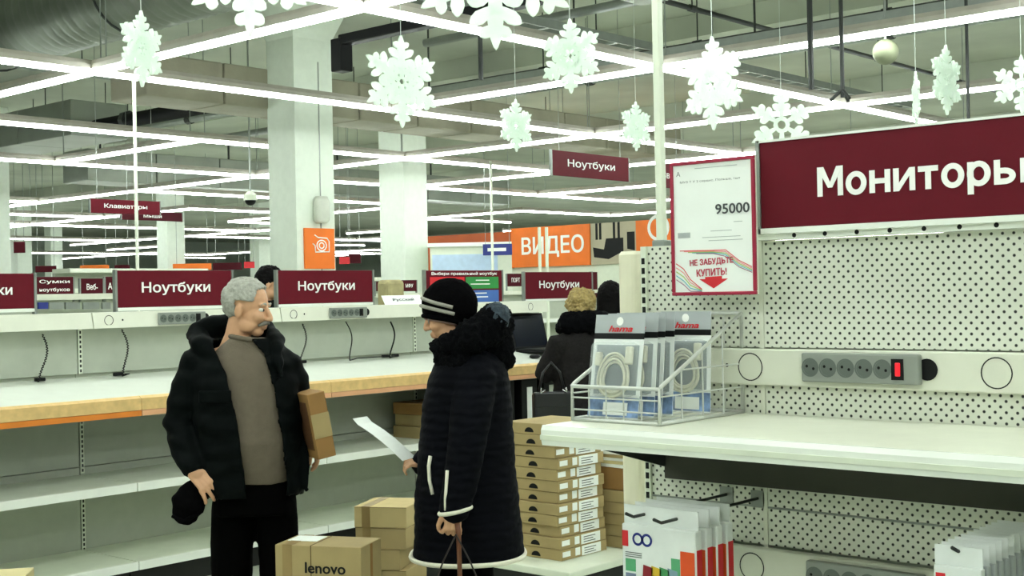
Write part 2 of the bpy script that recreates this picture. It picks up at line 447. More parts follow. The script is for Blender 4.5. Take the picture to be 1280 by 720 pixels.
def pipe(pts, r, m_, label, n=8):
    c = Vector(pts[0])
    mb = MB().tube([Vector(p)-c for p in pts], r, n)
    t = thing('ceiling_pipe', label, 'pipe', c)
    mb.build('pipe_run', m_, t, smooth=True)
    d = (Vector(pts[-1])-c); Ln = d.length
    for q in range(1, int(Ln/2.2)):
        p = d*(q*2.2/Ln)
        MB().cyl(p, (p.x, p.y, 4.998-c.z), .008, 5).build('hanger', dark, t)
        MB().cyl(p-d.normalized()*.05, p+d.normalized()*.05, r*1.35, 8).build('clamp', dark, t)
    return t
a = at(427, 66, 11.5)
t = thing('exhaust_pipe', 'black square pipe with a downturned end beside the thick column', 'pipe', a)
MB().bbox(-.07, .07, -.07, .07, -.17, .12, .01).build('pipe_end', black, t)
MB().bbox(-.06, .06, -4.5, -.02, .06, .15, .01).build('pipe_run', black, t)
pipe([(8.2, -2, 4.42), (8.2, 9, 4.42)], .03, dark, 'thin dark sprinkler pipe above the large maroon sign')
pipe([(10.5, -2, 4.5), (10.5, 10.5, 4.5)], .05, greym, 'grey pipe running under the ceiling at top right')
pipe([(12.0, -1, 4.3), (12.0, 14, 4.3)], .035, dark, 'second dark pipe beyond the top right light row')
pipe([(14.2, 0, 4.55), (14.2, 20, 4.55)], .06, greym, 'grey pipe farther back at top right')
pipe([(9.9, 13.5, 4.1), (9.9, 30, 4.1)], .10, black, 'thick black pipe left of the column behind the first light rows')
pipe([(10.9, 13.5, 4.2), (10.9, 30, 4.2)], .05, greym, 'grey pipe beside the thick black pipe on the left')
pipe([(4, 14.3, 4.4), (20, 14.3, 4.4)], .04, greym, 'grey pipe crossing behind the column')
pipe([(5, 7.6, 4.6), (20, 7.6, 4.6)], .03, dark, 'thin dark pipe crossing above the snowflakes')
t = thing('cable_tray', 'grey slotted cable tray hung across the ceiling at centre top', 'cable tray', (8.0, 8.35, 4.3))
MB().box(0, 11, 0, .015, 0, .09).box(0, 11, .3, .315, 0, .09).build('side_rail', greym, t)
for q in range(28): MB().box(.2+q*.39, .24+q*.39, .015, .3, .01, .025).build('rung', greym, t)
for q in range(5): MB().cyl((.8+q*2.3, .15, .02), (.8+q*2.3, .15, .698), .008, 5).build('hanger', dark, t)
t = thing('cable_tray', 'pale cable tray running under the ceiling above the large sign', 'cable tray', (11.2, -1, 4.05))
MB().box(0, .015, 0, 12.4, 0, .09).box(.3, .315, 0, 12.4, 0, .09).build('side_rail', greym, t)
for q in range(31): MB().box(.015, .3, .2+q*.39, .24+q*.39, .01, .025).build('rung', greym, t)
for q in range(6): MB().cyl((.15, .8+q*2.3, .02), (.15, .8+q*2.3, .948), .012, 5).build('hanger', dark, t)
def rod(px, py0, py1, d, r, label, foot=False):
    a, b = at(px, py0, d), at(px, py1, d); b = Vector((a.x, a.y, b.z))
    t = thing('ceiling_rod', label, 'rod', b)
    MB().cyl((0, 0, 0), (0, 0, 4.998-b.z), r, 8).build('rod_shaft', dark, t)
    if foot:
        for q in range(3):
            an = q*2.09; MB().tube([(0, 0, .06), (math.cos(an)*.09, math.sin(an)*.09, -.02)], .012, 6).build('foot', dark, t)
    return t
rod(1050, -40, 122, 9.5, .016, 'dark ceiling rod ending in a three-toed foot above the maroon sign', True)
rod(1011, -40, 112, 9.8, .022, 'thick dark ceiling rod left of the rod with a foot')
rod(1207, -20, 160, 10.5, .014, 'thin dark ceiling rod right of the small snowflakes')
rod(600, 40, 100, 11.0, .02, 'short dark ceiling bracket rod left of a hanging string')
a = at(1107, 65, 10)
t = thing('ceiling_dome', 'pale round dome hung under the ceiling above the maroon sign', 'dome', a)
MB().ell((0, 0, 0), (.1, .1, .1)).build('dome_shell', mat('dome_pale', (128, 134, 108), .6), t, smooth=True)
MB().cyl((0, 0, .09), (0, 0, 4.998-a.z), .01, 6).build('stem', greym, t)
a = at(313, 250, 16)
t = thing('security_camera', 'small dome security camera hung left of the thick column', 'camera', a)
MB().ell((0, 0, 0), (.07, .07, .07)).build('camera_dome', black, t, smooth=True)
MB().rings([(0, 0, -.005, .085, .085), (0, 0, .06, .08, .08), (0, 0, .11, .03, .03)], 20, 2).build('camera_housing', white, t)
MB().cyl((0, 0, .11), (0, 0, 4.998-a.z), .012, 6).build('stem', greym, t)
# things on the thick column
a = onY(402, 262, c1.y-.06)
t = thing('wall_speaker', 'pale rounded speaker mounted on the thick white column', 'speaker', a)
MB().rings([(0, 0, -.15, .06, .05), (0, 0, -.12, .1, .055), (0, 0, .1, .1, .055), (0, 0, .15, .07, .045)], 20, 3).build('speaker_body', mat('speaker_grey', (205, 208, 196), .6), t, smooth=True)
MB().box(-.02, .02, .03, .06, -.03, .03).build('bracket', greym, t)
p, q = onY(381, 287, c1.y-.03), onY(419, 336, c1.y-.03)
t = thing('category_sign', 'orange square sign with a white camera outline on the thick column', 'sign', ((p.x+q.x)/2, c1.y-.03, q.z))
sw, sh = (q.x-p.x)/2, p.z-q.z
MB().bbox(-sw, sw, 0, .028, 0, sh+.02, .004).build('sign_board', orange, t)
cx, cz = .02, sh*.6
mb = MB(); mb.tube([(cx+math.cos(a_)*.07, -.004, cz+math.sin(a_)*.06) for a_ in [2*PI*k/20 for k in range(20)]], .007, 6, closed=True)
mb.tube([(cx+math.cos(a_)*.035, -.004, cz+math.sin(a_)*.032) for a_ in [2*PI*k/16 for k in range(16)]], .007, 6, closed=True)
mb.tube([(cx-.10, -.004, cz+.12), (cx-.05, -.004, cz+.09), (cx+.08, -.004, cz+.085), (cx+.11, -.004, cz+.05), (cx+.11, -.004, cz-.07), (cx-.09, -.004, cz-.075), (cx-.1, -.004, cz+.0), (cx-.13, -.004, cz+.02)], .007, 6)
mb.build('camera_outline', letter, t)
# ---------------------------------------------------------------- power poles dropping to the bench
def drop(px, py0, py1, Y, r, label):
    b = onY(px, py1, Y); b.z = 0; tpz = HZ+.05
    t = thing('power_pole', label, 'pole', b)
    MB().cyl((0, 0, 0), (0, 0, tpz-b.z), r, 10).build('pole_shaft', white, t, smooth=True)
    MB().cyl((0, 0, 0), (0, 0, .05), r*1.8, 10).build('pole_foot', white, t)
    return t
drop(172, 100, 345, 9.75, .015, 'slim white power pole dropping behind the left sign')
drop(616, 210, 340, 12.8, .02, 'slim white power pole right of the multicoloured sign')
# ---------------------------------------------------------------- snowflakes
def leaf(mb, p, ang, L, W, th):
    c, s = math.cos(ang), math.sin(ang)
    pts = [(0, -W*.45), (L*.35, -W*.8), (L*.62, -W), (L*.84, -W*.72), (L*.96, -W*.3), (L, 0), (L*.96, W*.3), (L*.84, W*.72), (L*.62, W), (L*.35, W*.8), (0, W*.45)]
    mb.prism([(p[0]+x*c-z*s, p[1]+x*s+z*c) for x, z in pts], -th, th)
def flake_mesh(R, style):
    mb = MB(); th = .007
    for k in range(6):
        a = PI/2+k*PI/3; u = (math.cos(a), math.sin(a)); n_ = (-u[1], u[0])
        def P(r): return (u[0]*r*R, u[1]*r*R)
        if style == 0:
            leaf(mb, P(.06), a, R*.94, R*.095, th)
            for r, l, ww in ((.16, .26, .062), (.30, .34, .078), (.50, .36, .085), (.72, .22, .07)):
                for sg in (-1, 1): leaf(mb, P(r), a+sg*PI/3.1, R*l, R*ww, th)
        else:
            leaf(mb, P(.12), a, R*.88, R*.09, th)
            for r, l, ww in ((.40, .30, .10), (.64, .26, .10)):
                for sg in (-1, 1): leaf(mb, P(r), a+sg*PI/3.2, R*l, R*ww, th)
            a2 = a+PI/6
            p0, p1 = P(.2), (math.cos(a+PI/3)*.2*R, math.sin(a+PI/3)*.2*R)
            d = math.hypot(p1[0]-p0[0], p1[1]-p0[1]); leaf(mb, p0, math.atan2(p1[1]-p0[1], p1[0]-p0[0]), d, R*.06, th)
    return mb
FL = [(502, 102, 58, 37, 0, 'white snowflake before the light crossing left of centre, its holes plain to see', 2.8),
      (618, -44, 107, 4, 0, 'biggest white snowflake, cut off by the top edge at centre', 2.8),
      (713, 70, 47, -34, 0, 'white snowflake in front of the light row left of the white pole', 2.8),
      (645, 157, 33, 47, 0, 'small narrow snowflake hanging above the hanging maroon sign', 2.8),
      (795, 158, 31, 44, 0, 'smallest snowflake, half behind the white pole', 2.8),
      (891, 104, 59, -56, 0, 'tall snowflake seen at a slant just right of the white pole', 2.8),
      (977, 156, 45, 8, 1, 'open lacy snowflake partly behind the corner of the large maroon sign', 2.8),
      (1145, 124, 35, 80, 0, 'snowflake turned edge-on above the middle of the maroon sign', 2.8),
      (1183, 100, 44, 46, 0, 'white snowflake hanging right of the edge-on snowflake', 2.8),
      (1277, 106, 38, -20, 1, 'open lacy snowflake cut off by the right edge of the photo', 2.8),
      (177, 61, 48, 71, 0, 'nearly edge-on snowflake in front of the left light crossing', 2.8),
      (311, -35, 82, 6, 1, 'pale lacy snowflake cut off by the top edge on the left', 2.8)]
for (px, py, rp, tw, st, lab, z) in FL:
    c = onZ(px, py, z); d = (c-CAM).dot(FW); R = rp*d/F
    t = thing('snowflake', lab, 'snowflake', c, YAW-PI/2+math.radians(tw), 'hanging snowflake decorations')
    flake_mesh(R, st).build('snowflake_body', foam, t)
    MB().cyl((0, 0, R*.96), (0, 0, (4.999 if px != 1183 else HZ-.01)-z), .002, 4).build('string', string_m, t)
# ---------------------------------------------------------------- hanging signs
def hang_sign(px0, py0, px1, py1, s, plane, val, label, m_=maroon, th=.03, tw=.62, text_h=.38, dark_side=False, group=None):
    f = onY if plane == 'Y' else onX
    p, q = f(px0, py0, val), f(px1, py1, val)
    c = (p+q)/2; c.z = min(p.z, q.z)
    h = abs(p.z-q.z); W = abs(p.x-q.x) if plane == 'Y' else abs(p.y-q.y)
    t = thing('hanging_sign', label, 'sign', c, 0 if plane == 'Y' else -PI/2, group)
    MB().bbox(-W/2, W/2, 0, th, 0, h, .004).build('sign_board', m_, t)
    MB().box(-W/2-.012, -W/2, -.003, th+.003, -.005, h+.005).build('edge_rail', greym, t); MB().box(W/2, W/2+.012, -.003, th+.003, -.005, h+.005).build('edge_rail', greym, t)
    for x in (-W*.4, W*.4): MB().cyl((x, th/2, h), (x, th/2, 4.999-c.z), .004, 4).build('hanging_wire', greym, t)
    if s: text(t, s, W*tw, h*text_h, Matrix.Translation((0, -.001, h*.5)), letter, .015)
    return t
hang_sign(690, 187, 786, 227, 'Ноутбуки', 'Y', 9.0, 'dark maroon hanging sign under the ceiling lights at centre')
hang_sign(113, 248, 200, 269, 'Клавиатуры', 'Y', 14, 'maroon hanging sign at left under the lights, crossed by the power pole')
hang_sign(152, 263, 228, 277, 'Мыши', 'Y', 15.5, 'darker hanging sign half hidden behind the left maroon hanging sign', maroon2, tw=.3)
hang_sign(824, 204, 850, 236, 'Звук', 'Y', 9.2, 'small hanging sign between the white pole and the price poster', tw=.7)
for (x0, y0, x1, y1, d, m_, lab) in ((216, 329, 264, 337, 30, orange, 'thin far orange sign behind the left signs'), (266, 328, 302, 337, 32, maroon2, 'thin far dark sign right of the thin orange sign'),
        (305, 327, 318, 335, 34, red, 'tiny far red sign left of the dark-haired head'), (100, 331, 136, 340, 26, orange, 'far orange and brown sign above the webcam sign'),
        (44, 332, 70, 340, 25, maroon2, 'far dark sign above the two-line maroon sign'), (424, 321, 437, 330, 24, red, 'tiny far red sign between the two columns'),
        (436, 317, 451, 329, 25, maroon2, 'tiny far dark sign between the two columns'), (143, 331, 162, 338, 27, maroon2, 'far dark sign left of the power pole'),
        (17, 302, 31, 316, 26, maroon2, 'dark sign beside the left edge column')):
    p, q = at(x0, y0, d), at(x1, y1, d); c = (p+q)/2; c.z = q.z
    t = thing('hanging_sign', lab, 'sign', c, YAW-PI/2)
    W = (q-p).length; h = (p.z-q.z)
    W = abs((q-p).dot(RT)); h = max(.1, abs((p-q).dot(UP)))
    MB().bbox(-W/2, W/2, 0, .03, 0, h, .003).build('sign_board', m_, t)
    for x in (-W*.4, W*.4): MB().cyl((x, .015, h), (x, .015, 4.999-c.z), .006, 4).build('hanging_wire', greym, t)
# ================================================================ the long laptop bench on the left
V1, V2 = 6.30, 6.90
JX = [1.27, 2.63, 3.99, 5.35, 6.71, 8.07]
slot_m = mat('slot_dark', (30, 34, 30), .6)
ORD = ['leftmost bay of the empty white bench, cut by the left edge', 'bay of the empty white bench left of the grey-haired man', 'bay of the empty white bench behind the grey-haired man',
       'bay of the white bench behind the woman in the quilted coat', 'last bay of the white bench, with the open laptop']
def sockets(t, x, y, z, w_=.34, facing='Y', lit=True):
    """power strip with five sockets and a switch"""
    mb = MB().bbox(-w_/2, w_/2, -.022, 0, -.036, .036, .004)
    T = (TY if facing == 'Y' else TX)((x, y, z))
    for i, v in enumerate(mb.v): mb.v[i] = tuple(T @ Vector(v))
    ps = mb.build('power_strip', mat('strip_grey', (140, 146, 138), .5), t)
    p = (w_*.78)/5
    for k in range(5):
        cx = -w_/2+p*(k+.52)
        b = MB()
        for r0, r1, y_ in ((.0195, .0235, -.0235), (0, .0195, -.0225)):
            b.disc((cx, y_, 0), 'Y', r0, r1, 20)
        so = MB(); so.v = [tuple(T @ Vector(v)) for v in b.v]; so.f = b.f
        so.build('socket', mat('socket_grey', (96, 104, 98), .5), ps)
        h = MB().disc((cx-.009, -.0232, .003), 'Y', 0, .0038, 8).disc((cx+.009, -.0232, -.003), 'Y', 0, .0038, 8)
        h.v = [tuple(T @ Vector(v)) for v in h.v]; h.build('pin_hole', black, ps)
    s_ = MB().bbox(w_*.315, w_*.355, -.028, -.02, -.016, .016, .002); s_.v = [tuple(T @ Vector(v)) for v in s_.v]
    s_.build('switch', mat('switch_red', (224, 30, 44), .3, emit=.25) if lit else black, ps)
    e = MB().box(w_*.28, w_*.38, -.024, -.02, -.025, .025); e.v = [tuple(T @ Vector(v)) for v in e.v]; e.build('switch_frame', black, ps)
    n = MB().disc((w_/2+.012, -.0015, 0), 'Y', 0, .026, 20); n.v = [tuple(T @ Vector(v)) for v in n.v]; n.build('cable_cutout', black, t)
    return ps
for i in range(5):
    a, b = JX[i], JX[i+1]
    t = thing('gondola_bay', ORD[i], 'shelf', ((a+b)/2, V2, 0), 0, 'bays of the long white bench')
    W = (b-a)/2; g = .004; D = V1-V2      # local y = 0 at the back panel, D (<0) at the front
    MB().box(-W+g, W-g, 0, .03, 1.2, 1.46).build('upper_back_panel', greyp, t)
    MB().box(-W+g, W-g, 0, .03, .66, 1.16).build('middle_back_panel', greyp, t)
    MB().box(-W+g, W-g, 0, .03, .16, .655).build('lower_back_panel', greyp, t)
    for z0, z1 in ((.16, .59), (.62, 1.02), (1.2, 1.46)):
        up = MB().box(-W+.001, -W+.025, -.008, -.0005, z0, z1).build('upright', white, t)
        n = int((z1-z0)/.028); mb = MB()
        for k in range(n): mb.box(-W+.008, -W+.018, -.0095, -.008, z0+.01+k*.028, z0+.027+k*.028)
        mb.build('slot_row', slot_m, up)
    # shelves
    for nm, z in (('middle_shelf', .613), ('bottom_shelf', .178)):
        s_ = MB().box(-W+g, W-g, D+.012, -.001, z-.022, z).build(nm, white, t)
        MB().prism([(D, z-.045), (D+.012, z-.045), (D+.012, z), (D+.006, z+.003), (D, z)], -W+g, W-g, Matrix(((0, 1, 0, 0), (1, 0, 0, 0), (0, 0, 1, 0), (0, 0, 0, 1)))).build('price_rail', lam, s_)
        for sx in (-W+.012, W-.012): MB().prism([(D+.1, z-.03), (-.002, z-.12), (-.002, z-.022), (D+.1, z-.022)], sx-.006, sx+.006, Matrix(((0, 1, 0, 0), (1, 0, 0, 0), (0, 0, 1, 0), (0, 0, 0, 1)))).build('bracket', white, s_)
    MB().box(-W+g, W-g, D+.09, D+.11, 0, .13).build('plinth', plinth, t)
    # power channel
    ch = MB().prism([(-.18, 1.465), (-.005, 1.462), (-.005, 1.556), (-.16, 1.556)], -W+g, W-g, Matrix(((0, 1, 0, 0), (1, 0, 0, 0), (0, 0, 1, 0), (0, 0, 0, 1)))).build('power_channel', cream, t)
    for cx in (-W+.10, -W+.72 if i % 2 else W-.22):
        MB().disc((cx, -.176, 1.51), 'Y', .026, .030, 24).build('cutout_ring', slot_m, ch)
    MB().disc((-W+.19, -.176, 1.51), 'Y', 0, .006, 10).build('screw', black, ch)
    if i in (2, 3): sockets(t, onY([0, 0, 226, 434][i], 395, V2-.172).x-(a+b)/2, -.174, 1.51, .33, 'Y', False)
    # rear half of the double-sided bay
    MB().box(-W+g, W-g, .03, .5, 0, .16).box(-W+g, W-g, .03, .06, .16, 1.55).build('rear_panel', white, t)
# worktop: sloped white top with wooden edge and orange strip
t = thing('worktop', 'long white sloping worktop with wooden front edge and orange strip on the bench', 'worktop', (4.6, V1, 1.0))
x0, x1 = JX[0]-4.6, JX[-1]-4.6
T = Matrix(((0, 1, 0, 0), (1, 0, 0, 0), (0, 0, 1, 0), (0, 0, 0, 1)))
MB().prism([(-.02, .045), (.60, .13), (.60, .18), (-.02, .093)], x0, x1, T).build('white_top', lam, t)
for i in range(5):
    a, b = JX[i]-4.6+.002, JX[i+1]-4.6-.002
    MB().prism([(-.055, .02), (-.018, .02), (-.018, .097), (-.03, .097), (-.055, .084)], a, b, T).build('wood_edge', wood, t)
    MB().box(a, b, -.057, -.03, -.012, .018).build('edge_strip', orange2 if i < 2 else mat('edge_pink', (226, 170, 128), .5), t)
    MB().box(a+.02, b-.02, .0, .5, -.02, .04).build('support_rail', greym, t)
# ---------------------------------------------------------------- security cables on the worktop
def topz(Y): return 1.093+ (Y-6.28)*.1403
def cable(px, py0, py1, px1, label, r=.006, coil=True, tail=None):
    p, q = onY(px, py0, 6.86), onY(px1, py1, 6.80)
    z1 = topz(6.80)+.01
    N = 60 if coil else 24; pts = []
    for k in range(N):
        s = k/(N-1); c = p.lerp(Vector((q.x, 6.82, z1)), s)
        wob = .006 if coil else .0
        pts.append(Vector((c.x+math.sin(k*1.9)*wob+.02*math.sin(s*5), c.y-.02*math.sin(s*PI)+math.cos(k*1.9)*wob*.6, c.z)))
    if tail:
        for (tx, ty) in tail:
            for Y in [6.2+.01*k for k in range(70)]:
                pass
            w_ = None
            for k in range(120):
                Y = 6.85-k*.005; e = onY(tx, ty, Y)
                if e.z <= topz(Y)+.012: w_ = e; break
            if w_: pts.append(Vector((w_.x, w_.y, topz(w_.y)+.012)))
    c0 = pts[-1].copy()
    t = thing('security_cable', label, 'cable', c0)
    MB().tube([p_-c0 for p_ in pts], r, 6).build('cord', black, t, smooth=True)
    MB().bbox(-.03, .03, -.012, .012, -.008, .012, .004).build('sensor_head', black, t)
    return t
cable(53, 418, 478, 55, 'coiled black security cable at far left of the bench', .0035, True, [(50, 481)])
cable(152, 412, 478, 160, 'coiled black security cable with a sensor lying on the left worktop', .0035, True, [(162, 472), (148, 486)])
cable(378, 405, 452, 380, 'black security cable with a loop just right of the man', .0035, True, [(378, 455)])
cable(432, 402, 440, 442, 'long black security cable trailing flat to the right on the worktop', .004, False, [(446, 452), (462, 459), (482, 461)])
cable(488, 402, 445, 492, 'short thick black security cable left of the woman', .006, False, [(494, 452)])
# ---------------------------------------------------------------- signs standing on the bench
def bench_sign(px0, py0, px1, py1, s, label, Y=6.98, m_=maroon, frac=.6):
    p, q = onY(px0, py0, Y), onY(px1, py1, Y)
    z1 = onY((px0+px1)/2, py0, Y).z; z0 = onY((px0+px1)/2, py1, Y).z
    c = Vector(((p.x+q.x)/2, Y, 1.556)); W = q.x-p.x
    t = thing('bench_sign', label, 'sign', c, 0, 'maroon signs along the bench top')
    zb, zt = z0-1.556, z1-1.556
    MB().bbox(-W/2, W/2, 0, .022, zb, zt, .003).build('sign_board', m_, t)
    MB().box(-W/2-.015, -W/2, -.004, .026, -.09, zt+.004).build('side_post', greym, t); MB().box(W/2, W/2+.015, -.004, .026, -.09, zt+.004).build('side_post', greym, t)
    MB().box(-W/2, W/2, -.003, .025, zb-.02, zb-.001).build('bottom_rail', lam, t)
    if s: text(t, s, W*frac, (zt-zb)*.36, Matrix.Translation((0, -.001, (zt+zb)/2)), letter, .02)
    return t
bench_sign(-102, 342, 43, 387, 'Ноутбуки', 'maroon laptop sign on the bench cut off by the left edge')
bench_sign(146, 338, 290, 383, 'Ноутбуки', 'maroon laptop sign on the bench left of the grey-haired man')
bench_sign(347, 338, 466, 379, 'Ноутбуки', 'maroon laptop sign on the bench right of the grey-haired man')
bench_sign(656, 340, 740, 373, 'Ноутбуки', 'maroon laptop sign on the bench beside the blond woman')
t = bench_sign(532, 338, 628, 386, None, 'sign with red, green and blue fields behind the woman in the hat')
W, zb, zt = None, None, None
p, q = onY(532, 338, 6.98), onY(628, 386, 6.98); W = q.x-p.x; zt = onY(580, 338, 6.98).z-1.556; zb = onY(580, 386, 6.98).z-1.556; H = zt-zb
text(t, 'Выбери правильный ноутбук', W*.86, H*.1, Matrix.Translation((0, -.001, zt-H*.09)), letter, .03)
for nm, x0, x1, z0, z1, m_ in (('red_field', -.45, -.01, .17, .83, red), ('green_field', .01, .45, .52, .83, mat('print_green', (46, 140, 66), .5)), ('blue_field', .01, .45, .04, .48, mat('print_skyblue', (66, 106, 180), .5))):
    MB().box(W*x0, W*x1, -.0025, -.0005, zb+H*z0, zb+H*z1).build(nm, m_, t)
for (x, z, ww) in ((-.23, .75, .2), (-.28, .66, .12), (.23, .74, .18), (.2, .64, .26), (.16, .4, .25), (.2, .3, .2)):
    MB().box(W*(x-ww/2), W*(x+ww/2), -.0035, -.0026, zb+H*z-.004, zb+H*z+.004).build('print_line', letter, t)
# white paper card
p, q = onY(479, 369, 6.86), onY(527, 386, 6.86)
t = thing('paper_card', 'white paper card with dark writing on top of the bench left of the hat', 'card', ((p.x+q.x)/2, 6.84, 1.556))
W = q.x-p.x; H = onY(503, 369, 6.86).z-1.556
MB().prism([(0, 0), (.004, 0), (.044, H), (.04, H)], -W/2, W/2, Matrix(((0, 1, 0, 0), (1, 0, 0, 0), (0, 0, 1, 0), (0, 0, 0, 1)))).build('card_sheet', paper, t)
text(t, 'Русский', W*.55, H*.42, Matrix.Translation((0, .015, H*.48)) @ Matrix.Rotation(-.36, 4, 'X'), mat('ink_navy', (30, 34, 60), .6), .02, ext=.004)
# cardboard display head beyond the bench
p = onY(490, 352, 7.15)
t = thing('carton', 'pale brown carton standing behind the white paper card', 'box', (p.x, 7.15, 1.5))
MB().bbox(-.09, .09, -.05, .08, 0, .24, .03).build('carton_body', mat('carton_olive', (168, 158, 116), .8, var=.2), t)
MB().bbox(-.05, .05, -.06, -.045, 0, .07, .005).build('white_label', paper, t)
# the laptop
c = onY(672, 430, 6.70)
t = thing('laptop', 'open black laptop on the bench next to the blond woman', 'laptop', (c.x, 6.62, topz(6.62)))
MB().bbox(-.21, .21, -.16, .13, .012, .036, .006).build('base', black, t)
for r in range(4):
    for k in range(12): MB().box(-.17+k*.028, -.146+k*.028, -.09+r*.05, -.05+r*.05, .036, .039).build('key', dark, t)
T = Matrix.Translation((0, .135, .034)) @ Matrix.Rotation(math.radians(-14), 4, 'X')
ld = MB().bbox(-.21, .21, 0, .014, 0, .29, .005, T).build('lid', black, t)
MB().box(-.19, .19, -.002, 0, .02, .27, T).build('screen', screen, ld)
q = onY(648, 452, 6.5)
t = thing('computer_mouse', 'small black mouse on the worktop left of the laptop', 'mouse', (c.x-.33, 6.45, topz(6.45)))
MB().ell((0, 0, .016), (.055, .032, .02)).build('mouse_body', black, t, smooth=True)
# ---------------------------------------------------------------- cardboard boxes
def carton(px_loc, size, rotz, label, m_=card, group=None, seam=True, handle=False, labels=False, name='cardboard_box', hole_face=None):
    """size = (x, y, z) local, origin at bottom centre"""
    t = thing(name, label, 'box', px_loc, rotz, group)
    a, b, h = size[0]/2, size[1]/2, size[2]
    bd = MB().bbox(-a, a, -b, b, 0, h, .003).build('box_body', m_, t)
    if seam:
        MB().box(-a*.55-.02, -a*.55+.02, -b-.0012, b+.0012, -.0, h+.0012).build('tape_strip', tape, t)
        MB().box(-a-.001, a+.001, -b-.001, -b+.001, h*.97, h*.985).build('lid_seam', mat('seam_dark', (96, 78, 46), .9), t)
    if handle:
        n = 10; pts = [(math.cos(PI*k/n)*.032, .0+math.sin(PI*k/n)*.026) for k in range(n+1)]
        MB().prism([(x, z+h*.18) for x, z in pts], -.0015, .0015, Matrix.Translation((-a, 0, 0)) @ Matrix.Rotation(PI/2, 4, 'Z')).build('handle_hole', black, t)
    if labels:
        MB().box(-a*.95, -a*.62, -b-.0018, -b, h*.3, h*.78).build('small_label', paper, t)
        MB().box(-a*.40, -a*.2, -b-.0018, -b, h*.2, h*.9).build('strip_label', paper, t)
        lb = MB().box(-a*.12, a*.72, -b-.0018, -b, h*.06, h*.94).build('shipping_label', paper, t)
        for k in range(3): MB().box(-a*.02, a*(.5-.1*(k % 2)), -b-.0024, -b-.0018, h*(.22+.22*k), h*(.29+.22*k)).build('print_line', greytext, lb)
    return t
# boxes on the middle shelf left of the woman
for k in range(3):
    c = onZ(492, 552-k*0, .613); zz = .613+.001+k*.083
    carton((6.62+(.02 if k == 1 else 0), 6.58, zz), (.52, .36, .08), .02*(k-1), ['bottom', 'middle', 'top'][k]+' brown box of the pile on the bench middle shelf', cardd if k == 2 else card, 'boxes on the bench middle shelf')
t = thing('cap', 'dark soft cap lying on the shelf box pile left of the woman', 'cap', (6.72, 6.5, .865))
MB().rings([(0, 0, 0, .10, .07), (0, 0, .02, .1, .07), (0, 0, .045, .06, .045), (.01, 0, .055, .02, .015)], 18, 2).build('cap_body', black, t, smooth=True)
# pile on the floor left of the woman
gp = onZ(487, 720, .0)
base = at(488, 660, 6.0); bx, by = base.x, base.y
RZ = math.radians(-48.6-14)
zz = 0.0; k = 0
n_all = 7
top_z = at(489, 624, 6.0).z
hh = (top_z-.02)/n_all
for k in range(n_all):
    dx = [0, .02, -.03, .0, -.04, .01, .0][k]
    carton((bx+dx*.66+(.05 if k < 3 else 0), by-dx*.75-(.05 if k < 3 else 0), k*(hh+.001)), (.25, .27, hh), RZ+.04*((k*37) % 5-2), ['lowest', 'second lowest', 'third from the floor', 'middle', 'third from the top', 'second from the top', 'topmost'][k]+' box of the floor pile left of the woman', card if k < n_all-1 else mat('cardboard_white_top', (196, 176, 124), .8), 'floor pile of boxes')
# big box in front
c = at(411, 700, 4.95)
HBX = at(395, 681, 4.88).z
t = carton((c.x, c.y, 0), (.35, .2, HBX), math.radians(-48.6-16), 'big cardboard box with black lettering and white top label in front', card, seam=False, name='cardboard_box')
h = HBX
MB().box(-.03-.0, -.026, -.1005, .1005, .0, h+.001).build('lid_seam', mat('seam_dark', (96, 78, 46), .9), t)
MB().box(-.145, -.105, -.1008, .1008, h-.32, h+.0015).build('tape_strip', tape, t)
MB().box(-.16, -.04, -.02, .08, h, h+.002).build('top_label', paper, t)
MB().box(.174, .1765, -.01, .01, h-.3, h-.003).build('side_tape', cardd, t)
text(t, 'lenovo', .165, .042, Matrix.Translation((.03, -.1005, h-.082)), black, .025)
mb = MB().disc((-.005, -.102, h-.145), 'Y', 0, .032, 20); mb.build('printed_mark', black, t)
c = at(-22, 745, 4.7)
carton((c.x, c.y, 0), (.3, .3, at(2, 722, 4.7).z), -.7, 'pale box top at the lower left corner of the photo', cardl)
# tall stack on a low white platform behind the right shelf
pc = onZ(712, 716, .17)
t = thing('display_platform', 'low white platform carrying the tall stack of laptop boxes', 'platform', (pc.x+.55, pc.y+.45, 0))
MB().bbox(-.55, .75, -.45, .75, .13, .17, .006).build('platform_top', white, t)
MB().box(-.52, .72, -.42, .72, 0, .13).build('plinth', plinth, t)
c0 = at(703, 690, 6.98)
SN = ['topmost', 'second from the top', 'third from the top', 'fourth from the top', 'fifth from the top', 'sixth from the top', 'sixth from the bottom', 'fifth from the bottom', 'fourth from the bottom', 'third from the bottom', 'second from the bottom', 'bottom']
ztop = at(690, 530, 6.98).z
hb = (ztop-.172)/12
r2 = random.Random(4)
for k in range(12):
    lab = SN[11-k]+' laptop box of the tall labelled stack under the right shelf'
    carton((c0.x+.20+r2.uniform(-.012, .012)-.006*k*.6, c0.y+.19+r2.uniform(-.012, .012), .171+k*hb), (.40, .36, hb-.002), r2.uniform(-.02, .02), lab, card, 'tall stack of laptop boxes', seam=False, handle=True, labels=True)
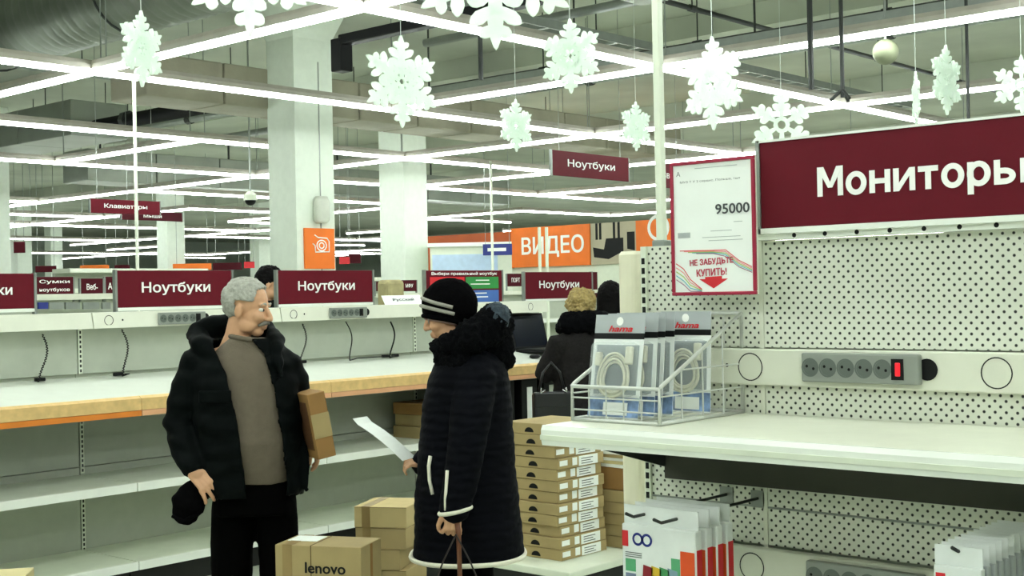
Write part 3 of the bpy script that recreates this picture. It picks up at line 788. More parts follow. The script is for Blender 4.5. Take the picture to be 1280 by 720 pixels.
# second stack right behind
c = at(786, 600, 7.5)
for k in range(5):
    lab = ['bottom', 'second', 'middle', 'fourth', 'top'][k]+(' box from below' if k in (1, 3) else ' box')+' of the shorter stack right of the tall labelled stack'
    carton((c.x+r2.uniform(-.02, .02), c.y+r2.uniform(-.02, .02), .171+k*.066), (.42, .36, .064), r2.uniform(-.04, .04), lab, card, 'shorter stack of boxes', seam=False, labels=True)
carton((c.x, c.y, .502), (.44, .38, .125), .03, 'brown printed carton on the shorter stack, under loose papers', cardd, seam=False)
t = thing('paper_pile', 'loose white papers lying on the brown printed carton', 'paper', (c.x-.02, c.y, .629))
for k in range(5): MB().box(-.2, .17, -.15, .15, k*.018, k*.018+.016, Matrix.Rotation(.05*((k*2) % 5-2), 4, 'Z')).build('sheet', [paper, cardl, paper, card, paper][k], t)
# dark towers under the far right end of the bench
for k in range(3):
    t = thing('computer_tower', ['left', 'middle', 'right'][k]+' black computer tower standing under the far end of the bench', 'computer', (7.12+k*.26, 6.55, .614), 0, 'towers under the bench')
    MB().bbox(-.09, .09, -.2, .2, 0, .36, .006).build('tower_case', black, t)
    MB().box(-.03, .03, -.203, -.2, .05, .3).build('front_label', [cardl, paper, greyp][k], t)
# ================================================================ the pegboard gondola on the right
UX = 2.95; UF = 2.44; YE = 2.095; YN = -.9
t = thing('pegboard_gondola', 'white pegboard shelf unit with power channel on the right', 'shelf', (UX, .6, 0))
G = t
def gb(name, m_, *boxes, parent=None):
    mb = MB()
    for b in boxes: mb.box(*b)
    return mb.build(name, m_, parent or G, world=(parent is None))
for nm, z0, z1 in (('pegboard_panel', 1.467, 1.742), ('pegboard_panel', 1.055, 1.369), ('pegboard_panel', .955, 1.049), ('pegboard_panel', .5, .85)):
    for y0, y1 in ((1.745, YE), (.42, 1.731), (YN, .408)): gb(nm, peg, (UX, UX+.02, y0, y1, z0, z1))
gb('rear_panel', white, (UX+.03, UX+.05, YN, YE, 0, 1.742))
for y in (1.738, .414): gb('upright', cream, (UX-.004, UX+.03, y-.006, y+.006, 0, 1.75))
gb('upper_seam', greym, (UX-.001, UX+.03, YN, YE, 1.050, 1.054))
e = gb('end_upright', white, (UX-.01, UX+.03, YE, YE+.018, 0, 1.742))
mb = MB()
for k in range(60): mb.box(UX-.0115, UX-.01, YE+.004, YE+.014, .1+k*.027, .117+k*.027)
mb.build('slot_row', black, G, world=True)
# rounded cream end cover
pA = at(793, 400, 3.78)
MB().rings([(pA.x, pA.y, 0, .036, .036), (pA.x, pA.y, 1.725, .036, .036), (pA.x, pA.y, 1.735, .03, .03)], 20, 3.5).build('end_cover', mat('end_cream', (226, 222, 198), .5), G, world=True, smooth=False)
# channels
def channel(z0, z1, yr, ys_, rings_):
    c = MB().bbox(UX-.03, UX, YN, YE, z0, z1, .004).build('power_channel', cream, G, world=True)
    zc = (z0+z1)/2
    for yy in rings_:
        mb = MB().disc((UX-.0312, yy, zc), 'X', .0335, .0365, 30); mb.v = [tuple(Vector(v)-G.location) for v in mb.v]; mb.build('cutout_ring', slot_m, c)
    for yy in yr:
        mb = MB().disc((UX-.0312, yy, zc+.003), 'X', 0, .005, 10); mb.v = [tuple(Vector(v)-G.location) for v in mb.v]; mb.build('screw', black, c)
    sockets(G, UX-.031-G.location.x, ys_-G.location.y, zc+.004, .305, 'X')
y_s = onX(1078, 463, UX-.03).y
channel(1.371, 1.464, [onX(909, 456, UX-.03).y, .25], y_s, [onX(938, 458, UX-.03).y, onX(1246, 468, UX-.03).y])
channel(.852, .949, [onX(911, 701, UX-.03).y], y_s+.0, [onX(940, 707, UX-.03).y, onX(1246, 730, UX-.03).y])
# main shelf with price rail
def shelf(z, label_seams=True):
    s_ = MB().bbox(UF+.014, UX-.001, YN, YE-.03, z-.03, z, .003).build('display_shelf', cream, G, world=True)
    Tm = Matrix.Translation((0, 0, 0))
    pr = MB()
    pr.prism([(UF, z-.036), (UF+.004, z-.05), (UF+.014, z-.05), (UF+.014, z-.0005), (UF+.006, z-.0005), (UF, z-.012)], YN, YE-.03)
    pr.v = [tuple(Vector(v)-G.location) for v in pr.v]
    pr.build('price_rail', lam, s_)
    lo = MB().box(UF-.004, UF, YN, YE-.03, z-.036, z-.024); lo.v = [tuple(Vector(v)-G.location) for v in lo.v]
    lo.build('rail_lip', white, s_)
    for k in (0, 4):
        y = YE-.03-.02-k*.66
        b = MB().prism([(UF+.08, z-.045), (UX-.002, z-.16), (UX-.002, z-.03), (UF+.08, z-.03)], y-.003, y+.003)
        b.v = [tuple(Vector(v)-G.location) for v in b.v]; b.build('bracket', dark, s_)
shelf(1.294)
shelf(.46)
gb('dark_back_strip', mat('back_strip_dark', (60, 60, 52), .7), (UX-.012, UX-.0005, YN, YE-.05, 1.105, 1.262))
gb('base_plinth', plinth, (UF+.06, UX, YN, YE-.03, 0, .12))
# lit top rail under the sign
rl_ = gb('top_rail', lam, (UX-.035, UX+.02, YN, 1.735, 1.743, 1.772))
for k in range(14):
    y = 1.62-k*.085; MB().disc((UX-.0356-G.location.x, y-G.location.y, 1.752), 'X', 0, .006, 10).build('rail_hole', black, rl_)
# the tall white pole
p = onX(816, 250, UX+.02)
t = thing('support_pole', 'tall white pole rising from the end of the pegboard shelf', 'pole', (UX+.045, p.y-.01, 1.70))
MB().bbox(-.0115, .0115, -.0115, .0115, 0, 1.83, .003).build('pole_shaft', white, t)
MB().bbox(-.02, .02, -.02, .02, -.05, .06, .003).build('pole_socket', greym, t)
# the large sign
SX = 2.90
p, q = onX(949, 179, SX), onX(949, 290, SX)
zt, zb = p.z, q.z; yl = p.y; yr_ = -.55
t = thing('aisle_sign', 'large maroon monitor aisle sign over the pegboard on the right', 'sign', (SX, (yl+yr_)/2, zb), -PI/2)
W = yl-yr_; H = zt-zb
MB().bbox(-W/2, W/2, 0, .03, .008, H, .003).build('sign_board', maroon, t)
MB().box(-W/2-.006, W/2, -.003, .034, -.006, .008).build('bottom_rail', lam, t)
MB().box(-W/2-.006, W/2, -.003, .034, H, H+.006).build('top_rail', lam, t)
MB().box(-W/2-.01, -W/2, -.003, .034, -.006, H+.006).build('side_rail', greym, t)
a, b = onX(1022, 228, SX), onX(1284, 225, SX)
zc1, zc0 = onX(1040, 210, SX).z, onX(1040, 247, SX).z
tw = a.y-b.y
T = Matrix.Translation((-( (a.y+b.y)/2-(yl+yr_)/2), -.001, (zc0+zc1)/2-zb-.008))
def sign_letters(parent, x0, z0, tw, xh):
    # bold sans letters drawn stroke by stroke; unit = x-height
    st = .29; cap = 1.33; x = 0.0; out = []
    def bar(mb, pts, d=0): mb.prism([(p_[0], p_[1]) for p_ in pts], -.0012-d, 0)
    def rect(mb, a, b, c, e, d=0): bar(mb, [(a, c), (b, c), (b, e), (a, e)], d)
    def ringl(mb, cx, cz, rx, rz, a0=0, a1=2*PI, n=30, d=.0002):
        for k in range(n):
            A, B = a0+(a1-a0)*k/n, a0+(a1-a0)*(k+1)/n
            q = [(cx+math.cos(A)*rx, cz+math.sin(A)*rz), (cx+math.cos(B)*rx, cz+math.sin(B)*rz), (cx+math.cos(B)*(rx-st), cz+math.sin(B)*(rz-.24)), (cx+math.cos(A)*(rx-st), cz+math.sin(A)*(rz-.24))]
            bar(mb, q, d)
    for ch in 'Мониторы':
        mb = MB()
        if ch == 'М':
            w_ = 1.42; rect(mb, 0, st, 0, cap); rect(mb, w_-st, w_, 0, cap)
            bar(mb, [(0, cap), (st+.06, cap), (w_/2+.12, .38), (w_/2-.12, .38)], .0002); bar(mb, [(w_, cap), (w_-st-.06, cap), (w_/2-.12, .38), (w_/2+.12, .38)], .0004)
        elif ch == 'о': w_ = 1.12; ringl(mb, w_/2, .5, w_/2, .53)
        elif ch == 'н': w_ = 1.1; rect(mb, 0, st, 0, 1); rect(mb, w_-st, w_, 0, 1); rect(mb, 0, w_, .4, .63, .0002)
        elif ch == 'и': w_ = 1.12; rect(mb, 0, st, 0, 1); rect(mb, w_-st, w_, 0, 1); bar(mb, [(0, 0), (st, 0), (w_, 1), (w_-st, 1)], .0002)
        elif ch == 'т': w_ = 1.0; rect(mb, 0, w_, .76, 1); rect(mb, w_/2-st/2, w_/2+st/2, 0, 1, .0002)
        elif ch == 'р': w_ = 1.1; rect(mb, 0, st, -.35, 1); ringl(mb, .54, .5, .56, .53)
        else: w_ = 1.5; rect(mb, 0, st, 0, 1); rect(mb, w_-st, w_, 0, 1); ringl(mb, .48, .32, .52, .34, -PI/2, PI/2); rect(mb, 0, .5, .43, .66, .0003); rect(mb, 0, .5, -.02, .22, .0004)
        out.append((mb, x)); x += w_+.15
    sx = tw/(x-.15)
    for mb, ox in out:
        mb.v = [(x0+(v[0]+ox)*sx, v[1]-.001, z0+v[2]*xh) for v in mb.v]
        mb.build('letter', letter, parent)
sign_letters(t, -(a.y-(yl+yr_)/2), zc0-zb+.004, tw, (zc1-zc0)/1.33)
# ---------------------------------------------------------------- price poster
PX = 2.86
tl, tr, bl, br = onX(838, 204, PX), onX(943, 194, PX), onX(837, 371, PX), onX(940, 367, PX)
W = tl.y-tr.y; zt = (tl.z+tr.z)/2; zb = (bl.z+br.z)/2; H = zt-zb; yc = (tl.y+tr.y)/2
t = thing('price_poster', 'white price poster in a dark red frame left of the large sign', 'poster', (PX, yc, zb), -PI/2)
b = .009
MB().box(-W/2, W/2, .001, .008, 0, H).build('backing', white, t)
fr = MB()
fr.bbox(-W/2, W/2, -.006, .004, 0, b, .002).bbox(-W/2, W/2, -.006, .004, H-b, H, .002).bbox(-W/2, -W/2+b, -.006, .004, b, H-b, .002).bbox(W/2-b, W/2, -.006, .004, b, H-b, .002)
fr.build('frame', mat('frame_crimson', (160, 32, 62), .35), t)
MB().box(-W/2+b, W/2-b, -.001, .001, b, H-b).build('sheet', paper, t)
text(t, '95000', W*.40, H*.075, Matrix.Translation((W*.24, -.0015, H*.63)), greytext, .02)
text(t, 'НЕ ЗАБУДЬТЕ', W*.52, H*.055, Matrix.Translation((-.02*W, -.0015, H*.245)) @ Matrix.Rotation(-.04, 4, 'Y'), mat('print_pink', (196, 70, 90), .6), .035)
text(t, 'КУПИТЬ!', W*.36, H*.055, Matrix.Translation((-.02*W, -.0015, H*.17)) @ Matrix.Rotation(-.04, 4, 'Y'), mat('print_pink', (196, 70, 90), .6), .035)
MB().prism([(-.17*W, .12*H), (-.1*W, .12*H), (-.1*W, .135*H), (.1*W, .14*H), (.1*W, .12*H), (.17*W, .12*H), (0, .05*H)], -.0018, -.0012).build('arrow', red, t)
text(t, 'МУЗ Т У 2 сервис, Польша, 1шт', W*.72, H*.02, Matrix.Translation((-.02*W, -.0015, H*.845)), greytext, .0)
text(t, 'А', W*.05, H*.035, Matrix.Translation((-.4*W, -.0015, H*.91)), greytext, .0)
MB().box(-.42*W, -.27*W, -.0015, -.001, .43*H, .47*H).build('barcode', mat('print_lightgrey', (170, 176, 176), .6), t)
for (x, z, ww) in ((.1, .47, .25), (.3, .53, .1), (.1, .425, .45), (.15, .40, .4), (.05, .94, .5)): MB().box(W*(x-ww/2), W*(x+ww/2), -.0015, -.001, H*z, H*z+.0015).build('print_line', mat('print_lightgrey', (170, 176, 176), .6), t)
cols = [(220, 60, 80), (240, 150, 150), (180, 200, 90), (90, 190, 200), (170, 120, 150)]
for k, cc in enumerate(cols):
    m_ = mat('swirl_%s' % 'abcde'[k], cc, .6, var=0)
    pts = [(-.45*W, -.0014, H*(.24-.03*k)), (-.36*W, -.0014, H*(.2-.03*k)), (-.28*W, -.0014, H*(.12-.022*k)), (-.14*W, -.0014, H*(.045-.004*k))]
    MB().tube(pts, .0012, 4).build('swirl', m_, t)
    pts = [(-.4*W+.05*W*k, -.0014, H*(.335-.006*k)), (0, -.0014, H*(.33-.006*k)), (.15*W, -.0014, H*(.33-.012*k)), (.3*W, -.0014, H*(.25-.012*k)), (.45*W, -.0014, H*(.2-.01*k))]
    MB().tube(pts, .0011, 4).build('swirl', m_, t)
MB().tube([(W/2-.02, .01, H*.6), (W/2-.02, .06, H*.6)], .004, 6).tube([(-W/2+.02, .01, H*.6), (-W/2+.02, .085, H*.6)], .004, 6).build('mounting_arm', greym, t)
# ---------------------------------------------------------------- wire basket with cable packs
Zs = 1.294
bf = onZ(825, 533, Zs); bL = onZ(716, 526, Zs)
X0, X1 = bf.x, UX-.012; Y0, Y1 = bf.y, bL.y
t = thing('wire_basket', 'silver wire basket of cable packs on the right shelf', 'basket', (X0, (Y0+Y1)/2, Zs))
w2 = (Y1-Y0)/2; D = X1-X0; hf, hb_ = .088, .262; r = .0052
def fr_(mb, pts, rr=r): return mb.tube(pts, rr, 7)
B = [(0, -w2), (D, -w2), (D, w2), (0, w2)]
fr_(MB(), [(0, -w2, .005), (D, -w2, .005), (D, w2, .005), (0, w2, .005), (0, -w2, .005)]).build('bottom_frame', wire, t, smooth=True)
fr_(MB(), [(0, -w2, .005), (0, -w2, hf), (0, w2, hf), (0, w2, .005)]).build('front_frame', wire, t, smooth=True)
for s_ in (-1, 1): fr_(MB(), [(0, s_*w2, hf), (.012, s_*w2, hf+.008), (D, s_*w2, hb_), (D, s_*w2, .005)]).build('side_frame', wire, t, smooth=True)
fr_(MB(), [(D, -w2, hb_), (D, w2, hb_)]).build('back_rail', wire, t, smooth=True)
for z in (.03, .06): fr_(MB(), [(0, -w2, z), (0, w2, z)], .0022).build('thin_wire', wire, t)
for s_ in (-1, 1):
    for z in (.07, .13):
        x0_ = max(0, (z-hf)/(hb_-hf)*D); fr_(MB(), [(x0_, s_*w2, z), (D, s_*w2, z)], .0022).build('thin_wire', wire, t)
    for k in range(1, 4):
        x = D*k/4; fr_(MB(), [(x, s_*w2, .005), (x, s_*w2, hf+(hb_-hf)*k/4)], .0022).build('thin_wire', wire, t)
for k in range(1, 5):
    y = -w2+2*w2*k/5
    fr_(MB(), [(0, y, hf), (0, y, .005), (D, y, .005), (D, y, hb_)], .0022).build('thin_wire', wire, t)
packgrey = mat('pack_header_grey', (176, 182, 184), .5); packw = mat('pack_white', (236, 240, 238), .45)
cablem = mat('cable_beige', (214, 212, 190), .4)
packdark = mat('pack_inlay', (146, 154, 160), .5)
bluew = mat('pack_blue_photo', (120, 146, 186), .5, var=.6, nscale=30)
def blister(label, loc, lean, turn):
    """hanging pack 0.155 x 0.265 facing -X, standing on its lower edge"""
    t = thing('cable_pack', label, 'package', loc, -PI/2+turn, 'cable packs in the wire basket')
    T = Matrix.Rotation(-lean, 4, 'X'); w_, h = .0775, .262
    MB().box(-w_, w_, 0, .0018, .215, h, T).build('header_card', packgrey, t)
    MB().box(-w_, w_, -.0004, .002, .2, .215, T).build('dark_band', black, t)
    MB().box(-w_, w_, 0, .0018, .0, .2, T).build('back_card', packw, t)
    mb = MB().disc((0, -.0008, .245), 'Y', 0, .011, 16); mb.v = [tuple(T @ Vector(v)) for v in mb.v]; mb.build('hang_hole', letter, t)
    text(t, 'hama', .075, .016, T @ Matrix.Translation((.005, -.001, .226)), red, .03, shear=.3)
    MB().box(-w_*.85, w_*.85, -.001, 0, .06, .185, T).build('inlay', packdark, t)
    MB().bbox(-w_*.92, w_*.92, -.026, -.001, .055, .19, .012, T).build('blister_bubble', clear, t, smooth=True)
    mb = MB()
    for k in range(4):
        rr = .034+.0055*k; n = 26
        pts = [Vector((math.cos(a)*rr*.95, -.007-.004*(k % 2), .095+math.sin(a)*rr*1.35*(.62 if math.sin(a) < 0 else 1))) for a in [2*PI*q/n for q in range(n)]]
        mb.tube([T @ p_ for p_ in pts], .0034, 6, closed=True)
    mb.build('coiled_cable', cablem, t, smooth=True)
    MB().bbox(.035, .055, -.018, -.004, .135, .18, .004, T).bbox(-.058, -.04, -.018, -.004, .13, .165, .004, T).build('plug', cablem, t)
    MB().box(-w_, w_, -.002, 0, .004, .052, T).build('photo_print', bluew, t)
    MB().box(-.03, .045, -.0028, -.002, .008, .04, T).build('price_label', paper, t)
    return t
yc = (Y0+Y1)/2
packs = [(X0+.035, .035, .17, .0, 'front cable pack in the wire basket, its coil facing out'), (X0+.095, .03, .12, .03, 'second cable pack in the wire basket, mostly seen edge-on'),
         (X0+.13, .028, .10, -.02, 'third cable pack in the wire basket, mostly seen edge-on'), (X0+.165, .022, .08, .03, 'fourth cable pack in the wire basket, just before the back one'),
         (X0+.265, -.028, .05, 0, 'rearmost cable pack in the wire basket, with red print showing')]
for x, dy, lean, tr_, lab in packs: blister(lab, (x, yc+dy+.0, Zs+.008), lean, tr_)
# ---------------------------------------------------------------- hanging packs below
def hook(label, y, z, x_out):
    t = thing('peg_hook', label, 'hook', (UX, y, z))
    MB().tube([(0, 0, 0), (-(UX-x_out)+.03, 0, -.0), (-(UX-x_out), 0, .012)], .004, 7).build('hook_wire', dark, t, smooth=True)
    MB().box(-.004, -.0005, -.02, .02, -.02, .02).build('hook_plate', greym, t)
XF = 2.56
p, q = onX(776, 640, XF), onX(868, 636, XF)
W = p.y-q.y; yc = (p.y+q.y)/2; ztop_ = onX(822, 636, XF).z
hook('dark metal hook carrying the left end of the colour-striped packs', yc+W*.22, ztop_-.02, XF-.06)
hook('dark metal hook carrying the right end of the colour-striped packs', yc-W*.22, ztop_-.022, XF-.08)
stripes = [('maroon', (140, 24, 36)), ('yellow', (222, 184, 50)), ('green', (70, 150, 90)), ('bluegrey', (130, 160, 176))]
for k in range(4):
    x = XF+.002+k*.046
    t = thing('hanging_pack', ['front', 'second', 'third', 'rearmost'][k]+' colour-striped pack hanging under the right shelf', 'package', (x, yc, ztop_-.30), -PI/2, 'colour-striped hanging packs')
    w_, h = W/2, .30
    MB().bbox(-w_, w_, 0, .028, 0, h-.045, .004).build('pack_body', packw, t)
    MB().box(-w_, w_, .012, .015, h-.045, h).build('header_card', packw, t)
    MB().box(w_-.001, w_+.0006, .004, .026, .02, h-.09).build('red_side', red, t)
    for j, (nm, cc) in enumerate(stripes):
        MB().prism([(-w_*.42+j*w_*.24-.012+.02*j*.3, 0.0), (-w_*.42+j*w_*.24+.016+.02*j*.3, 0.0), (-w_*.35+j*w_*.22+.022, h-.145), (-w_*.35+j*w_*.22-.006, h-.14)], -.0012, 0).build('colour_stripe', mat('stripe_'+nm, cc, .5), t)
    MB().bbox(w_*.60, w_*.97, -.002, 0, 0, h-.095, .0008).build('orange_panel', mat('stripe_orange', (232, 84, 30), .5), t)
    for z_, cc in ((.13, (90, 170, 120)), (.095, (120, 130, 160)), (.06, (190, 40, 60))): MB().box(-w_*.9, -w_*.62, -.001, 0, h-.16-.0+z_-.13, h-.13+z_-.13).build('swatch', mat('sw_%d' % cc[0], cc, .5), t)
    MB().box(w_*.35, w_*.58, -.001, 0, h-.16, h-.115).build('swatch', mat('sw_90', (90, 170, 120), .5), t)
    mb = MB().box(-w_*.98, -w_*.82, -.0015, 0, h-.1, h-.062); mb.build('red_corner', red, t)
    mb = MB().disc((-w_*.55, -.001, h-.08), 'Y', .010, .016, 20).disc((-w_*.3, -.001, h-.08), 'Y', .010, .016, 20); mb.build('logo_rings', blue, t)
    for z_ in (.115, .12, .125): MB().box(-w_*.9, -w_*.45, -.0012, 0, h-z_, h-z_+.0015).build('print_line', greytext, t)
XF2 = 2.50
p, q = onX(1166, 690, XF2), onX(1226, 690, XF2)
W = p.y-q.y; yc = (p.y+q.y)/2; zt2 = onX(1196, 684, XF2).z
hook('dark metal hook carrying the small white packs at the lower right', yc, zt2-.01, XF2-.02)
for k in range(11):
    t = thing('hanging_pack', ['', 'second', 'third', 'fourth', 'fifth', 'sixth', 'seventh', 'eighth', 'ninth', 'tenth', 'last'][k]+' small white pack in the row at the lower right, counted from the front' if k else 'foremost small white pack at the lower right, with red and black print', 'package', (XF2+.001+k*.033, yc, zt2-.2), -PI/2, 'small white packs at lower right')
    w_ = W/2
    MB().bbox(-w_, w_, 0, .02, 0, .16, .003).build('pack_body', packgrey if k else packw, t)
    MB().box(-w_, w_, .008, .010, .16, .2).build('header_card', packw, t)
    MB().box(-w_*.9, -w_*.5, -.001, 0, .12, .145).build('red_print', red, t)
    MB().box(w_*.1, w_*.5, -.001, 0, .125, .14).build('black_print', black, t)
    MB().box(w_-.0005, w_+.0006, .004, .016, .10, .112).build('dark_dot', black, t)
# ================================================================ far departments
# orange video department
OX = 19.3
t = thing('video_department', 'orange fascia wall with large white letters at the back right', 'shop wall', (OX, 14.5, 0), -PI/2)
def lx(y): return 14.5-y
ya, yb = onX(536, 300, OX).y, onX(835, 300, OX).y
zt, zb = onX(690, 283, OX).z, onX(690, 333, OX).z
MB().box(lx(ya), lx(yb)+2, 0, .3, 0, zb).build('lower_wall', white, t)
y1, y2, y3 = onX(643, 300, OX).y, onX(741, 300, OX).y, onX(799, 300, OX).y
MB().box(lx(ya), lx(y1)-.01, -.06, .3, zb-.01, zt-.05).build('orange_panel', mat('orange_shaded', (190, 84, 22), .5, var=.1, nscale=2), t)  # left stretch of the fascia: its shade is put into a darker orange
MB().box(lx(y1), lx(y2), -.1, .3, zb, zt).build('orange_panel', orange, t)
MB().box(lx(y3), lx(yb)+2, -.1, .3, zb, zt).build('orange_panel', orange, t)
pn = MB().box(lx(y2)+.01, lx(y3)-.01, -.08, .3, zb, zt).build('picture_panel', mat('panel_beige', (178, 170, 146), .6, var=.1, nscale=2), t)
a, b = lx(onX(656, 300, OX).y), lx(onX(734, 300, OX).y)
tz = onX(690, 296, OX).z; bz = onX(690, 330, OX).z
H_ = (onX(715, 293, OX).z-onX(715, 323, OX).z)
text(t, 'ВИДЕО', b-a, H_*.9, Matrix.Translation(((a+b)/2, -.102, onX(696, 308, OX).z)), letter, .02)
# camcorder picture
x0, x1 = lx(y2), lx(y3); Wp = x1-x0; Hp = zt-zb
mb = MB().prism([(x0+Wp*.08, zb+Hp*.18), (x0+Wp*.4, zb+Hp*.12), (x0+Wp*.72, zb+Hp*.3), (x0+Wp*.72, zb+Hp*.62), (x0+Wp*.35, zb+Hp*.62), (x0+Wp*.3, zb+Hp*.36), (x0+Wp*.06, zb+Hp*.42)], -.083, -.08)
for fx in (.12, .2, .5, .6): mb.box(x0+Wp*fx, x0+Wp*(fx+.05), -.083, -.08, zb+Hp*.6, zt)
mb.prism([(x0+Wp*.8, zb+Hp*.35), (x0+Wp*.96, zb+Hp*.3), (x0+Wp*.96, zb+Hp*.75), (x0+Wp*.8, zb+Hp*.75)], -.083, -.08)
mb.build('camcorder_picture', black, t)
MB().disc((lx(y3)+.5, -.102, zt-.15), 'Y', .18, .24, 24).build('ring_mark', letter, t)
# white lit display counter before it
p, q = at(538, 322, 20), at(640, 345, 20)
c = (p+q)/2
t = thing('display_cabinet', 'tall white cabinet with pale blue front behind the multicoloured sign', 'cabinet', (c.x, c.y, 0), YAW-PI/2)
Wd = abs((q-p).dot(RT)); zt_ = at(590, 308, 20).z
MB().box(-Wd/2, Wd/2, 0, .5, 0, zt_).build('cabinet_body', white, t)
MB().box(-Wd/2+.03, Wd/2-.22, -.01, 0, .3, zt_-.12).build('blue_front', mat('front_paleblue', (190, 212, 238), .4), t)
MB().box(-Wd/2-.04, Wd/2, -.06, .5, zt_, zt_+.06).build('canopy', lam, t)
p, q = at(604, 306, 19.5), at(640, 319, 19.5)
t = thing('hanging_sign', 'small dark blue sign above the white cabinet', 'sign', at(622, 319, 19.5), YAW-PI/2)
MB().bbox(-.22, .22, 0, .03, 0, .17, .004).build('sign_board', blue, t)
MB().box(-.15, .13, -.002, 0, .06, .11).build('print_bar', letter, t)
for x in (-.18, .18): MB().cyl((x, .015, .17), (x, .015, 4.999-at(622, 319, 19.5).z), .004, 4).build('hanging_wire', greym, t)
# two slim poles in front of the letters
for px, lab in ((675, 'left of two slim white poles before the orange letters'), (684, 'right of two slim white poles before the orange letters')):
    c = at(px, 335, 16)
    t = thing('power_pole', lab, 'pole', (c.x, c.y, 0))
    MB().cyl((0, 0, 0), (0, 0, at(px, 284, 16).z), .02, 8).build('pole_shaft', white, t); MB().cyl((0, 0, 0), (0, 0, .04), .03, 10).build('pole_foot', white, t)
# second row of gondolas behind the bench
def far_gondola(xa, xb, Y, h, label, sign=None, sign_px=None, sign_label=None, lines=None, prods=True, seed=1):
    t = thing('far_gondola', label, 'shelf', ((xa+xb)/2, Y, 0))
    W = (xb-xa)/2; rr = random.Random(seed)
    MB().box(-W, W, .02, .06, 0, h).build('back_panel', greyp, t)
    for z in (.2, .6, .95, 1.25):
        s_ = MB().box(-W, W, -.35, .02, z-.03, z).build('shelf_board', white, t)
        MB().box(-W, W, -.36, -.35, z-.05, z).build('price_rail', lam, s_)
    MB().box(-W, W, -.12, .06, h, h+.05).build('top_rail', cream, t)
    MB().box(-W, W, -.30, .02, 0, .12).build('plinth', plinth, t)
    return t
YB = 10.2
xa, xb = onY(-40, 370, YB).x, onY(150, 370, YB).x
t = far_gondola(xa, xb, YB, 1.64, 'second row shelf with grey price rail seen between the left signs')
# coloured price fields
for px0, px1, m_ in ((48, 60, blue), (61, 80, greym), (82, 100, greym), (104, 124, greym), (128, 138, greym)):
    a, b = onY(px0, 378, YB-.14), onY(px1, 386, YB-.14)
    MB().box(a.x-t.location.x, b.x-t.location.x, -.145, -.12, b.z, a.z).build('price_field', m_, t)
def far_sign(px0, py0, px1, py1, Y, lines, label, h_=.3):
    p, q = onY(px0, py0, Y), onY(px1, py1, Y); W = q.x-p.x; z1 = onY((px0+px1)/2, py0, Y).z; z0 = onY((px0+px1)/2, py1, Y).z
    t = thing('shelf_sign', label, 'sign', ((p.x+q.x)/2, Y, z0))
    MB().bbox(-W/2, W/2, 0, .025, 0, z1-z0, .003).build('sign_board', maroon2, t)
    MB().box(-W/2-.012, -W/2, 0, .025, -.06, z1-z0).build('side_post', greym, t); MB().box(W/2, W/2+.012, 0, .025, -.06, z1-z0).build('side_post', greym, t)
    n = len(lines)
    for k, s in enumerate(lines): text(t, s, W*(.8 if len(s) > 4 else .5), (z1-z0)*.24 if n > 1 else (z1-z0)*.36, Matrix.Translation((0, -.001, (z1-z0)*(.5 if n == 1 else .72-.44*k))), letter, .02)
    return t
far_sign(44, 346, 92, 369, YB, ['Сумки', 'ноутбуков'], 'two-line maroon sign between the first and second bench signs')
far_sign(101, 348, 129, 369, YB, ['Веб-'], 'small maroon webcam sign just left of the second bench sign')
far_sign(132, 346, 143, 369, YB, ['А'], 'narrow maroon sign touching the second bench sign')
xa, xb = onY(470, 370, 11.5).x, onY(535, 370, 11.5).x
far_gondola(xa, xb, 11.5, 1.6, 'second row shelf behind the white paper card')
far_sign(502, 350, 521, 364, 11.5, ['МФУ'], 'tiny maroon sign behind the white paper card')
far_sign(470, 352, 478, 364, 11.5, [], 'narrow dark sign right of the third bench sign')
xa, xb = onY(628, 370, 12.0).x, onY(790, 370, 12.0).x
far_gondola(xa, xb, 12.0, 1.6, 'second row shelf behind the blond woman')
far_sign(634, 342, 655, 358, 12.0, ['ПОРТ'], 'small maroon sign left of the sign beside the blond woman')
far_sign(741, 340, 747, 372, 12.0, [], 'narrow maroon sign right of the sign beside the blond woman')
# more distant rows: white shelves with coloured goods
rr = random.Random(9)
pcols = [('goods_red', (170, 60, 50)), ('goods_blue', (70, 90, 130)), ('goods_tan', (170, 150, 110)), ('goods_dark', (50, 54, 58)), ('goods_white', (220, 225, 220))]
FD = [(30, 18), (95, 25), (160, 20), (225, 29), (265, 23), (300, 33), (440, 30), (460, 24), (560, 36), (120, 37), (200, 43), (290, 47)]
FW_ = ['left edge', 'webcam sign', 'power pole', 'second bench sign', 'thin orange sign', 'security camera', 'speaker column', 'carton', 'white cabinet', 'hanging keyboard sign', 'distant column', 'dark-haired head']
for k, (px, d) in enumerate(FD):
    c = at(px, 360, d)
    t = thing('far_shelf', 'distant white shelf unit below the '+FW_[k], 'shelf', (c.x, c.y, 0))
    W = 1.2; h = 1.75+.15*(k % 3)
    MB().box(-W, W, .02, .1, 0, h).build('back_panel', greyp, t)
    MB().box(-W, W, -.4, .1, h, h+.06).build('top_board', white, t)
    for z in (.3, .75, 1.2):
        MB().box(-W, W, -.4, .02, z-.03, z).build('shelf_board', white, t)
    MB().box(-W, W, -.3, .02, 0, .1).build('plinth', plinth, t)
